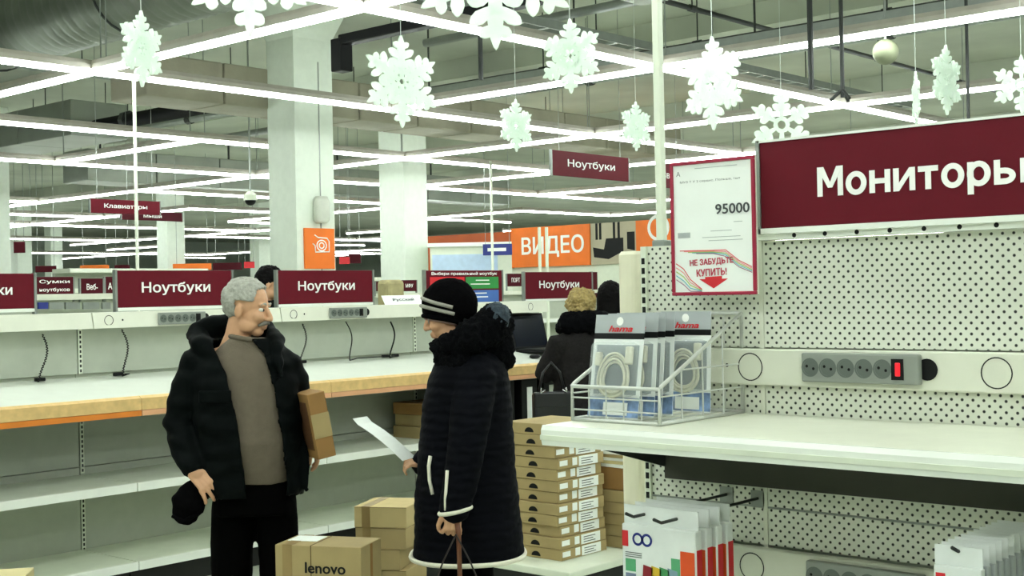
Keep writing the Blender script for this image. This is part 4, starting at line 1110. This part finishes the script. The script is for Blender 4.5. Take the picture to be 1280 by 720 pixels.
# ================================================================ people
def head_parts(mb, T, jaw=1.0, nose=1.0):
    """head facing +X, crown at z=.125, chin at z=-.117"""
    q = MB()
    q.ell((-.012, 0, .034), (.100, .077, .09), 20, 14)
    q.ell((.030, 0, -.025), (.062, .060, .088), 20, 14)
    q.ell((.056, 0, -.092), (.030, .034, .025))
    for s in (-1, 1):
        q.ell((.018, .036*s, -.068), (.048, .026, .036))
        q.ell((.080, .027*s, .024), (.016, .026, .010))
        q.ell((.066, .036*s, -.028), (.028, .024, .028))
        q.ell((-.008, .078*s, -.012), (.018, .012, .033))
        q.ell((.100, .011*s, -.036), (.012, .009, .009))
    q.limb([(.088, 0, .012), (.108*nose, 0, -.018), (.114*nose, 0, -.033)], [.009, .012, .013], 10)
    q.ell((.089, 0, -.063), (.012, .025, .008)); q.ell((.087, 0, -.075), (.012, .022, .008))
    q.limb([(-.018, 0, -.05), (-.03, 0, -.13), (-.045, 0, -.21)], [.058, .056, .066], 16)
    mb.add(q.v, q.f, T)
def eyes(T, parent, hairm):
    for s in (-1, 1):
        MB().ell((.0765, .031*s, .003), (.013, .014, .009), 12, 8, T).build('eye', mat('eye_white', (232, 230, 224), .2), parent, smooth=True)
        MB().ell((.0875, .031*s, .003), (.004, .006, .006), 10, 6, T).build('iris', mat('iris_dark', (40, 30, 22), .2), parent, smooth=True)
        MB().tube([T @ Vector(p) for p in ((.090, .012*s, .026), (.092, .03*s, .031), (.080, .05*s, .025))], [.004, .0055, .003], 7).build('eyebrow', hairm, parent, smooth=True)
def hair_cap(T, m_, parent, line, r=(.110, .088, .101), c=(-.013, 0, .036), rough=.004, name='hair', extra=None):
    q = MB().ell(c, r, 110, 70)
    bm = bmesh.new(); me = q.mesh('h'); bm.from_mesh(me); bpy.data.meshes.remove(me)
    bmesh.ops.delete(bm, geom=[f for f in bm.faces if not line(f.calc_center_median())], context='FACES')
    for v in bm.verts:
        d = (v.co-Vector(c)).normalized(); v.co += d*rough*noise.noise(v.co*70)+d*rough*1.3*noise.noise(v.co*22)
    bm.transform(T)
    me = bpy.data.meshes.new(name); bm.to_mesh(me); bm.free()
    for p in me.polygons: p.use_smooth = True
    o = bpy.data.objects.new(name, me); COL.objects.link(o); o.parent = parent; me.materials.append(m_)
    sm = o.modifiers.new('t', 'SOLIDIFY'); sm.thickness = .022; sm.offset = -1
    return o
def hand_parts(mb, T, curl=.6, spread=.10, s=1.0, thumb=1):
    """wrist at origin, fingers along +X, palm facing -Z, thumb towards +Y*thumb"""
    q = MB()
    q.limb([(-.03, 0, 0), (.02, 0, 0)], [.027, .028], 12, flat=1.0)
    for y in (-.026, -.009, .009, .026): q.limb([(.01, y*.8, 0), (.085, y, 0)], [.014, .0125], 10)
    for y, L in ((-.033, .058), (-.011, .072), (.011, .078), (.033, .070)):
        p = Vector((.085, y, 0)); a = 0; pts = [p.copy()]
        for k, f in enumerate((.45, .31, .24)):
            a += curl*(.7, 1.0, .8)[k]
            p = p+Vector((math.cos(a)*L*f, spread*y*1.6, -math.sin(a)*L*f)); pts.append(p.copy())
        q.limb(pts, [.0098, .0093, .0085, .0075], 10)
    q.limb([(.018, .022*thumb, -.004), (.05, .050*thumb, -.014), (.078, .056*thumb, -.026), (.098, .050*thumb, -.036)], [.015, .0125, .011, .009], 10)
    q.v = [tuple(Vector(v)*s) for v in q.v]
    mb.add(q.v, q.f, T)
def frame(o, xdir, zdir):
    x = Vector(xdir).normalized(); z = Vector(zdir); z = (z-x*z.dot(x)).normalized(); y = z.cross(x)
    M_ = Matrix.Identity(4)
    for i in range(3): M_[i][0] = x[i]; M_[i][1] = y[i]; M_[i][2] = z[i]; M_[i][3] = o[i]
    return M_
def figure(px, d, label):
    """Empty on the floor; local x = to the photo's right, y = away from the viewer"""
    c = at(px, 400, d)
    t = thing('person', label, 'person', (c.x, c.y, 0), YAW-PI/2)
    inv = t.matrix_basis.inverted()
    def Lc(x, y, dy=0.0): return inv @ at(x, y, d+dy)
    return t, Lc
def in_poly(x, y, P):
    r = False; j = len(P)-1
    for i in range(len(P)):
        if (P[i][1] > y) != (P[j][1] > y) and x < (P[j][0]-P[i][0])*(y-P[i][1])/(P[j][1]-P[i][1])+P[i][0]: r = not r
        j = i
    return r
def wrinkle(amp, sc, sz=1.0):
    def f(co, n): return amp*(noise.noise(Vector((co.x*sc, co.y*sc, co.z*sc*sz)))+.5*noise.noise(Vector((co.x*sc*2.3+5, co.y*sc*2.3, co.z*sc*2.3*sz))))
    return f
def shoe(t, p, fwd, m_=black):
    f = Vector(fwd).normalized(); T = frame(Vector((p.x, p.y, 0)), f, (0, 0, 1))
    q = MB().limb([(-.07, 0, .045), (.03, 0, .045), (.13, 0, .035)], [.043, .044, .034], 14)
    q.v = [tuple((x, y, max(0.004, z))) for x, y, z in q.v]
    q.v = [tuple(T @ Vector(v)) for v in q.v]
    return q.build('shoe', m_, t, smooth=True)
# ---------------------------------------------------------------- the grey-haired man
t, Lm = figure(305, 5.4, 'grey-haired person with moustache, open black jacket over taupe sweater, holding a cap')
man = t
HM = Matrix.Translation(Lm(309, 385.5)) @ Matrix.Rotation(math.radians(-10), 4, 'Z') @ Matrix.Rotation(math.radians(8), 4, 'Y') @ Matrix.Scale(.95, 4)
mb = MB(); head_parts(mb, HM, nose=.98)
sw = [Lm(y_c, py) for y_c, py in ()]
def ring(px, py, hw, dep, dy=0.0, Lf=Lm, d=5.4):
    c = Lf(px, py, dy); return (c.x, c.y, c.z, hw*d/F, dep)
mb.rings([ring(318, 640, 44, .10), ring(316, 560, 44, .11), ring(310, 480, 44, .10), ring(308, 440, 42, .08), ring(309, 428, 22, .06)], 20)
rs, re, rw = Lm(249, 452), Lm(224, 530, -.02), Lm(242, 588, -.15)
ls, le, lw = Lm(357, 452, .02), Lm(374, 525, .10), Lm(386, 546, .05)
mb.limb([Lm(290, 445), rs, re, rw], [.05, .05, .042, .03]); mb.limb([Lm(330, 445), ls, le, lw], [.05, .05, .042, .03])
for x in (292, 346):
    mb.limb([Lm(x, 625), Lm(x, 740), Lm(x, 838)], [.075, .055, .042])
hd = (Lm(258, 606, -.12)-rw).normalized()
hand_parts(mb, frame(rw, (.62, -.22, -.60), (.25, -1, .3)), .45, thumb=1, s=1.0)
hand_parts(mb, frame(lw, (.35, .2, -.9), (1, 0, .4)), .5, thumb=-1)
blob(mb, 'body', skin, man, .0042, 2)
eyes(HM, man, hair_grey)
hair_cap(HM, hair_grey, man, lambda c: c.z > -.105+.95*(c.x+.10)+(.05 if c.x > .055 else 0) and not (abs(c.y) > .06 and c.x > -.03 and c.z < .035), rough=.005)
MB().tube([HM @ Vector(p) for p in ((.075, .040, -.066), (.094, .020, -.054), (.099, 0, -.050), (.094, -.020, -.054), (.075, -.040, -.066))], [.005, .009, .009, .009, .005], 8).build('moustache', mat('moustache_grey', (120, 116, 106), .8), man, smooth=True)
# sweater
mb = MB().rings([ring(318, 600, 49, .155, 0), ring(318, 585, 52, .165, 0), ring(318, 550, 54, .175, -.01), ring(315, 510, 54, .165, 0), ring(311, 470, 53, .145, 0), ring(309, 446, 50, .115), ring(309, 432, 34, .085), ring(311, 422, 24, .072)], 28)
blob(mb, 'sweater', sweater_m, man, .008, 4, wrinkle(.006, 9, .6))
MB().tube([Lm(311, 423)+Vector((math.cos(a)*.076, math.sin(a)*.07-.004, -.012*math.cos(a))) for a in [2*PI*k/24 for k in range(24)]], .011, 8, closed=True).build('sweater_collar', sweater_m, man, smooth=True)
# trousers
mb = MB().rings([ring(318, 580, 47, .13), ring(318, 610, 51, .145), ring(318, 640, 52, .145)], 24)
mb.limb([Lm(291, 628), Lm(290, 680), Lm(289, 750), Lm(288, 835)], [.088, .090, .082, .07], 18)
mb.limb([Lm(346, 628), Lm(348, 680), Lm(350, 750), Lm(351, 835)], [.086, .084, .078, .068], 18)
blob(mb, 'trousers', trouser_m, man, .009, 4, wrinkle(.004, 10))
shoe(man, Lm(288, 850), (.2, -1, 0)); shoe(man, Lm(351, 850), (.5, -1, 0))
# jacket
mb = MB().rings([ring(317, 619, 63, .185), ring(315, 600, 66, .195), ring(314, 560, 67, .2), ring(312, 520, 68, .195), ring(308, 480, 67, .175), ring(306, 455, 64, .15), ring(305, 438, 55, .125), ring(306, 424, 40, .10)], 32)
mb.limb([Lm(270, 452), Lm(250, 456), Lm(238, 485, -.005), Lm(226, 530, -.02), Lm(231, 556, -.07), Lm(241, 582, -.13)], [.09, .085, .078, .073, .064, .052], 18)
mb.limb([Lm(340, 452), Lm(356, 455, .01), Lm(368, 490, .05), Lm(374, 522, .10), Lm(384, 548, .04)], [.085, .078, .07, .066, .055], 18)
mb.limb([Lm(352, 470, -.15), Lm(346, 440, -.11), Lm(345, 424, -.02), Lm(335, 413, .09), Lm(300, 406, .13), Lm(268, 408, .11), Lm(248, 418, .05), Lm(252, 432, -.05), Lm(272, 450, -.11), Lm(290, 480, -.15)], [.012, .024, .036, .045, .055, .055, .05, .042, .028, .012], 14)
mb.limb([Lm(372, 560, -.04), Lm(378, 590, -.05), Lm(383, 612, -.05)], [.045, .035, .012], 10, flat=.5)
open_px = [(262, 400), (274, 432), (293, 466), (309, 525), (318, 594), (322, 640), (366, 640), (367, 594), (362, 542), (352, 483), (337, 440), (322, 425), (318, 395)]
OP = [(Lm(x, y).x, Lm(x, y).z) for x, y in open_px]
def cutf(c): return c.y < .03 and in_poly(c.x, c.z, OP)
nk = Lm(309, 415)
def cutj(c):
    if cutf(c): return True
    if (c-nk).length < .085 and c.z > nk.z-.06: return True       # room for the neck
    if c.z < Lm(317, 617).z+.004 and abs(c.x-Lm(317, 617).x) < .2: return True     # open hem
    return False
jf = wrinkle(.009, 8, 1.5)
def snapj(c):
    if c.y > .03 or c.z > Lm(300, 425).z or c.z < Lm(317, 606).z: return c
    best = None
    for i in range(len(OP)):
        a, b = Vector(OP[i]), Vector(OP[(i+1) % len(OP)]); p = Vector((c.x, c.z)); d = b-a
        s = max(0, min(1, (p-a).dot(d)/max(1e-9, d.dot(d)))); q = a+d*s; e = (q-p).length
        if best is None or e < best[0]: best = (e, q)
    return Vector((best[1].x, c.y, best[1].y)) if best[0] < .02 else c
blob(mb, 'jacket', jacket_m, man, .009, 4, lambda c, n: jf(c, n)+.003*math.sin(c.z*75+3*noise.noise(c*6)), cutj, thick=.008, snap=snapj)
for a_, b_ in (((277, 424), (312, 540)), ((334, 430), (364, 552))):
    pts = [Lm(a_[0]+(b_[0]-a_[0])*s, a_[1]+(b_[1]-a_[1])*s, -.175+.05*(1-s)-.02) for s in [k/8 for k in range(9)]]
MB().bbox(-.075, .055, -.012, .004, -.05, .0, .006, Matrix.Translation(Lm(272, 488, -.185))).build('pocket_flap', jacket_m, man)
# cap in his hand
c = Lm(236, 626, -.14)
cw = man.matrix_basis @ c
cap = thing('knit_cap', 'black soft cap held low in the hand of the grey-haired person', 'cap', cw, YAW-PI/2)
mb = MB().limb([(.045, -.005, .075), (.02, 0, .03), (-.005, 0, -.02), (-.012, 0, -.04)], [.035, .062, .076, .06], 18, flat=.62)
blob(mb, 'cap_body', knit, cap, .007, 3, wrinkle(.004, 22))
MB().tube([(-.06, -.03, -.055), (-.01, -.045, -.078), (.045, -.03, -.045)], [.008, .012, .008], 8).build('cap_brim', knit, cap, smooth=True)
# box under his arm
c = man.matrix_basis @ Lm(399, 531, -.10)
bx_ = thing('cardboard_box', 'flat brown laptop box held under the arm of the grey-haired person', 'box', c, YAW-PI/2+math.radians(28))
T = Matrix.Rotation(math.radians(11), 4, 'Y') @ Matrix.Rotation(0, 4, 'Z')
T = Matrix.Rotation(math.radians(-10), 4, 'Y')
MB().bbox(-.038, .038, -.03, .28, -.135, .135, .003, T).build('box_body', cardd, bx_)
MB().box(-.0385, .0385, -.0315, -.03, -.05, .05, T).build('end_label', card, bx_)
MB().box(-.0395, -.038, .0, .25, -.10, .10, T).build('printed_panel', mat('print_brown', (92, 60, 32), .7), bx_)
# ---------------------------------------------------------------- woman in the quilted coat
t, Lw = figure(580, 5.2, 'person in dark quilted coat with cream piping, striped knit hat, cane and paper')
wom = t
def rw_(px, py, hw, dep, dy=0.0): return ring(px, py, hw, dep, dy, Lw, 5.2)
HW = Matrix.Translation(Lw(561, 393)) @ Matrix.Rotation(math.radians(180+6), 4, 'Z') @ Matrix.Rotation(math.radians(14), 4, 'Y') @ Matrix.Scale(.93, 4)
mb = MB(); head_parts(mb, HW, nose=.97)
mb.rings([rw_(585, 690, 48, .13), rw_(584, 600, 46, .14), rw_(584, 500, 40, .15), rw_(582, 460, 34, .15), rw_(578, 440, 20, .07)], 20)
nw_, ne, ns = Lw(568, 636, -.285), Lw(583, 562, -.25), Lw(592, 472, -.16)
fw_, fe, fs = Lw(531, 580, .10), Lw(562, 556, .20), Lw(585, 472, .16)
mb.limb([Lw(588, 465), ns, ne, nw_], [.05, .05, .042, .03]); mb.limb([Lw(585, 465), fs, fe, fw_], [.05, .05, .042, .03])
for dy in (-.09, .09): mb.limb([Lw(583, 680, dy), Lw(583, 770, dy), Lw(586, 855, dy)], [.075, .05, .04])
hand_parts(mb, frame(nw_, (-.12, 0, -1), (.25, -1, 0)), .95, thumb=-1, s=.9)
hand_parts(mb, frame(fw_, (-1, -.25, .15), (.1, -.35, .9)), .9, thumb=-1, s=.72)
blob(mb, 'body', skin, wom, .0042, 2)
eyes(HW, wom, hair_dark)
# glasses
mb = MB()
for s in (-1, 1):
    mb.tube([HW @ Vector((.094, .032*s+math.cos(a)*.022, .0+math.sin(a)*.017)) for a in [2*PI*k/16 for k in range(16)]], .0014, 5, closed=True)
    mb.tube([HW @ Vector(p) for p in ((.094, .054*s, .004), (.03, .072*s, .004), (-.01, .082*s, -.002))], .0014, 5)
mb.tube([HW @ Vector(p) for p in ((.095, -.010, .004), (.099, 0, .006), (.095, .010, .004))], .0014, 5)
mb.build('glasses', greym, wom)
hair_cap(HW, mat('hair_brown', (92, 70, 52), .7, var=.2, nscale=60), wom, lambda c: c.x < -.01 and c.z > -.11 and c.z < .04, r=(.106, .086, .12), c=(-.012, 0, .02))
# knit hat
hat = hair_cap(HW, knit, wom, lambda c: c.z > -.028+.50*c.x, r=(.122, .103, .118), c=(-.014, 0, .038), rough=.002, name='knit_hat')
def on_hat(a, z, k=1.02):
    rz = (z-.038)/.118; s = math.sqrt(max(0, 1-rz*rz)); return HW @ Vector((-.014+math.cos(a)*.122*s*k, math.sin(a)*.103*s*k, z))
for z in (.0, .03):
    MB().tube([on_hat(a, z+.068*math.cos(a)) for a in [math.radians(q) for q in range(-40, 96, 6)]], .0075, 7).build('knit_stripe', knit_l, hat, smooth=True)
MB().tube([on_hat(a, -.026+.5*(-.014+.112*math.cos(a)), 1.0) for a in [2*PI*q/36 for q in range(36)]], .010, 8, closed=True).build('hat_brim', knit, hat, smooth=True)
MB().tube([on_hat(a, -.038+.5*(-.014+.112*math.cos(a)), .96) for a in [math.radians(q) for q in range(-60, 100, 8)]], .008, 8).build('hat_edge_band', mat('knit_rose', (150, 120, 112), .9), hat, smooth=True)
# coat
mb = MB().rings([rw_(585, 693, 69, .235), rw_(585, 660, 67, .23), rw_(584, 620, 65, .222), rw_(583, 580, 61, .212), rw_(583, 540, 58, .205), rw_(584, 500, 55, .20), rw_(587, 470, 49, .205), rw_(588, 452, 42, .18), rw_(586, 440, 32, .13)], 36)
mb.limb([Lw(592, 462, -.10), Lw(594, 475, -.15), Lw(590, 515, -.215), Lw(583, 560, -.25), Lw(576, 600, -.27), Lw(569, 634, -.285)], [.085, .085, .079, .073, .065, .058], 18)
mb.limb([Lw(588, 462, .10), Lw(588, 475, .15), Lw(570, 535, .22), Lw(552, 560, .2), Lw(530, 579, .12)], [.085, .085, .075, .066, .052], 18)
wf = wrinkle(.006, 6, 1.2)
hemz = Lw(585, 691).z
def quiltf(c, n): return wf(c, n)+.003*abs(math.sin(c.z*62+1.2*math.sin(c.x*26+c.y*20)))
nkw = Lw(572, 432)
blob(mb, 'coat', quilt, wom, .009, 4, quiltf, lambda c: (c.z < hemz and abs(c.y) < .3 and (c.x-Lw(585, 693).x)**2/.045+c.y**2/.05 < .93) or ((c-nkw).length < .08), thick=.008)
# cream piping
def loop(px, py, hw, dep, r, n=48, a0=0, a1=2*PI, tilt=0):
    c = Lw(px, py); R_ = []
    for k in range(n):
        a = a0+(a1-a0)*k/n; cc, ss = math.cos(a), math.sin(a)
        R_.append(Vector((c.x+hw*5.2/F*math.copysign(abs(cc)**(2/2.3), cc), c.y+dep*math.copysign(abs(ss)**(2/2.3), ss), c.z+tilt*cc)))
    return R_
MB().tube(loop(585, 692, 71, .243, .011), .0095, 8, closed=True).build('hem_piping', trim_m, wom, smooth=True)
c = Lw(569, 638, -.285)
MB().tube([c+Vector((math.cos(a)*.060, math.sin(a)*.055, .012*math.cos(a))) for a in [2*PI*k/24 for k in range(24)]], .0085, 8, closed=True).build('cuff_piping', trim_m, wom, smooth=True)
MB().tube([Lw(x, y, dy) for x, y, dy in ((559, 588, -.318), (558, 605, -.322), (557, 622, -.325), (557, 638, -.325))], .0065, 8).build('sleeve_piping', trim_m, wom, smooth=True)
MB().tube([Lw(x, y, dy) for x, y, dy in ((538, 570, -.172), (536, 583, -.173), (537, 600, -.178), (541, 618, -.19))], .0075, 8).build('pocket_piping', trim_m, wom, smooth=True)
# fur collar and hood
mb = MB().limb([Lw(548, 435, -.06), Lw(562, 433, -.12), Lw(587, 423, -.15), Lw(612, 408, -.10), Lw(620, 402, 0), Lw(612, 410, .12), Lw(585, 426, .16), Lw(558, 434, .11), Lw(548, 436, .05)], [.035, .05, .068, .075, .075, .07, .062, .05, .03], 16)
mb.limb([Lw(545, 430, -.04), Lw(552, 448, -.08), Lw(575, 452, -.14)], [.022, .04, .05], 12)
mb.limb([Lw(608, 425, 0), Lw(618, 445, 0)], [.11, .085], 16)
ff = wrinkle(.012, 60)
blob(mb, 'fur_collar', fur, wom, .0085, 3, lambda c, n: ff(c, n)+.008*noise.noise(c*20))
mb = MB().ell(Lw(621, 396, -.09), (.052, .06, .058), 16, 12)
blob(mb, 'fur_tuft', fur_g, wom, .006, 2, wrinkle(.010, 70))
mb = MB()
for dy in (-.09, .09): mb.limb([Lw(584, 670, dy), Lw(583, 770, dy), Lw(586, 845, dy)], [.115, .10, .09], 18)
blob(mb, 'trousers', trouser_m, wom, .01, 4, wrinkle(.004, 10))
for dy in (-.09, .09): shoe(wom, Lw(586, 850, dy), (-1, -.1, 0))
# cane
c = wom.matrix_basis @ Lw(571, 652, -.29)
cane = thing('walking_cane', 'brown walking cane under the near hand of the person in the quilted coat', 'cane', (c.x, c.y, 0), YAW-PI/2)
MB().tube([(.012, 0, .02), (.006, 0, c.z-.05), (0, 0, c.z)], [.008, .0095, .011], 10).build('cane_shaft', mat('cane_wood', (110, 64, 40), .4), cane, smooth=True)
MB().tube([(.012, 0, c.z-.002), (0, 0, c.z+.002), (-.02, 0, c.z)], [.009, .012, .009], 10).build('cane_handle', mat('cane_wood', (110, 64, 40), .4), cane, smooth=True)
MB().cyl((.012, 0, 0), (.012, 0, .03), .012, 10).build('rubber_tip', black, cane)
# shopping bag hanging from her hand
c2 = wom.matrix_basis @ Lw(570, 668, -.31)
bag = thing('tote_bag', 'dark bag hanging by thin straps from the hand with the cane', 'bag', (c2.x, c2.y, c2.z), YAW-PI/2)
for s in (-1, 1): MB().tube([(0, 0, 0), (s*.05, 0, -.10), (s*.11, 0, -.25)], .0032, 6).build('strap', mat('strap_brown', (40, 32, 28), .6), bag)
MB().bbox(-.15, .15, -.045, .045, -.52, -.25, .02).build('bag_body', black, bag)
# paper
p = [Lw(441, 527, .05), Lw(459, 524, .12), Lw(519, 571, .12), Lw(503, 576, .03)]
ctr = sum(p, Vector())/4
c3 = wom.matrix_basis @ ctr
pp = thing('paper_sheet', 'white paper sheet held out by the person in the quilted coat', 'paper', c3, YAW-PI/2)
mb = MB(); N = 10; vs = []
for k in range(N+1):
    s = k/N; bend = .012*math.sin(s*PI)+(.012 if k == 0 else 0)
    a, b = p[0].lerp(p[3], s)-ctr, p[1].lerp(p[2], s)-ctr
    for q in (a, b):
        vs += [q+Vector((0, 0, bend)), q+Vector((0, 0, bend-.0012))]
fs_ = []
for k in range(N):
    o = k*4; fs_ += [(o, o+2, o+6, o+4), (o+1, o+5, o+7, o+3), (o, o+4, o+5, o+1), (o+2, o+3, o+7, o+6)]
fs_ += [(0, 1, 3, 2), (N*4, N*4+2, N*4+3, N*4+1)]
mb.add(vs, fs_); mb.build('sheet', paper, pp, smooth=False)
# ---------------------------------------------------------------- people at the back
def back_person(px, d, top_py, yawdeg, label, hairm, coatm, hairline, headtilt=8, coat_len=.62, collar=None, wide=1.0, hr=(.110, .088, .101), hc=(-.013, 0, .036), arms=None, hrough=.006):
    t, Lf = figure(px, d, label)
    zt = Lf(px, top_py).z; x0 = Lf(px, 400).x
    s = 1.0; HB = zt-.135
    R = Matrix.Rotation(math.radians(yawdeg), 4, 'Z')
    T = Matrix.Translation((x0, 0, HB)) @ R @ Matrix.Rotation(math.radians(headtilt), 4, 'Y')
    mb = MB(); head_parts(mb, T)
    B = Matrix.Translation((x0, 0, 0)) @ R
    def V(x, y, z): return B @ Vector((x, y, z))
    k = HB/1.53
    q = MB().rings([(-.03, 0, .85*k, .10, .15), (-.03, 0, 1.1*k, .10, .14), (-.03, 0, 1.32*k, .11, .17), (-.04, 0, 1.40*k, .06, .09)], 18); mb.add(q.v, q.f, B)
    A = arms or [((-.03, .19, 1.32), (-.02, .25, 1.05), (.12, .2, .95)), ((-.03, -.19, 1.32), (-.02, -.25, 1.05), (.12, -.2, .95))]
    for i, (a, b, c) in enumerate(A):
        a, b, c = [V(p_[0], p_[1], p_[2]*k) for p_ in (a, b, c)]
        mb.limb([a, b, c], [.05, .042, .03]); hand_parts(mb, frame(c, c-b, (0, 0, 1)), .5, thumb=1 if i else -1, s=.9)
    for sgn in (-1, 1): mb.limb([V(-.02, .09*sgn, .85*k), V(0, .09*sgn, .45*k), V(-.01, .09*sgn, .07)], [.07, .05, .04])
    blob(mb, 'body', skin, t, .008, 2)
    eyes(T, t, hairm)
    hair_cap(T, hairm, t, hairline, r=hr, c=hc, rough=hrough)
    q = MB().rings([(-.02, 0, coat_len*k, .18*wide, .24*wide), (-.02, 0, .95*k, .165*wide, .22*wide), (-.025, 0, 1.2*k, .155*wide, .205*wide), (-.03, 0, 1.33*k, .14, .19), (-.035, 0, 1.42*k, .08, .10)], 26)
    mb = MB(); mb.add(q.v, q.f, B)
    for (a, b, c) in A:
        mb.limb([V(-.03, a[1]*.6, a[2]*k), V(a[0], a[1], a[2]*k), V(b[0], b[1], b[2]*k), V(c[0]*.9, c[1], c[2]*k)], [.08, .082, .07, .055], 14)
    blob(mb, 'coat', coatm, t, .012, 4, wrinkle(.008, 8))
    if collar:
        mb = MB().limb([V(.08, .10, 1.40*k), V(-.06, .15, 1.44*k), V(-.13, 0, 1.44*k), V(-.06, -.15, 1.44*k), V(.08, -.10, 1.40*k)], [.05, .075, .085, .075, .05], 14)
        blob(mb, 'fur_collar', collar, t, .011, 3, wrinkle(.012, 45))
    mb = MB()
    for sgn in (-1, 1): mb.limb([V(-.02, .09*sgn, .85*k), V(0, .09*sgn, .45*k), V(-.01, .09*sgn, .1)], [.1, .085, .075])
    blob(mb, 'trousers', trouser_m, t, .012, 3)
    for sgn in (-1, 1): shoe(t, V(0, .09*sgn, 0), R @ Vector((1, 0, 0)))
    return t, V
bw, BV = back_person(726, 8.9, 362, 118, 'blond person in a dark coat with black fur collar bent over the laptop', hair_blond, coat_b,
            lambda c: c.z > -.115+.9*(c.x+.10)-.02, collar=fur, hr=(.116, .094, .112), coat_len=.5, hrough=.014,
            arms=[((-.03, .19, 1.30), (.05, .27, 1.08), (.26, .16, 1.12)), ((-.03, -.19, 1.30), (-.02, -.26, 1.02), (.03, -.28, .8))])
bk, _ = back_person(764, 10.9, 352, 70, 'person with long straight black hair behind the blond person', hair_dark, coat_b,
            lambda c: c.z > -.9, hr=(.118, .10, .125), hc=(-.02, 0, .02), coat_len=.5)
mb = MB()
T0 = bk.matrix_basis
zt = (T0.inverted() @ at(764, 352, 10.9)).z
x0 = (T0.inverted() @ at(764, 400, 10.9)).x
mb.rings([(x0, -.03, zt-.40, .10, .07), (x0, -.03, zt-.25, .125, .1), (x0, -.01, zt-.1, .118, .12), (x0, 0, zt-.02, .07, .07)], 22, 2.2)
blob(mb, 'long_hair', hair_dark, bk, .01, 3, wrinkle(.005, 30))
back_person(339, 9.7, 332, 5, 'dark-haired person half hidden behind the maroon sign and the grey hair', hair_dark, jacket_m,
            lambda c: c.z > -.09+.85*(c.x+.10), coat_len=.8)
# handbag of the blond person
c = at(690, 505, 8.7)
hb2 = thing('handbag', 'black handbag with silver rings hanging beside the blond person', 'bag', (c.x, c.y, c.z-.12), YAW-PI/2+.2)
mb = MB().bbox(-.13, .13, -.05, .05, 0, .2, .02); mb.build('bag_body', mat('leather_black', (22, 23, 26), .35), hb2)
MB().bbox(-.132, .132, -.056, .0, .1, .205, .012).build('bag_flap', mat('leather_black', (22, 23, 26), .35), hb2)
for s in (-1, 1):
    MB().tube([(s*.09, -.06, .2+.0), (s*.085, -.06, .235), (s*.06, -.06, .22), (s*.09, -.06, .2)], .006, 6).build('ring', mat('chrome', (210, 212, 214), .15, 1), hb2, smooth=True)
MB().tube([(-.09, 0, .2), (-.06, 0, .33), (0, 0, .40), (.06, 0, .33), (.09, 0, .2)], .009, 8).build('handle', mat('leather_black', (22, 23, 26), .35), hb2, smooth=True)
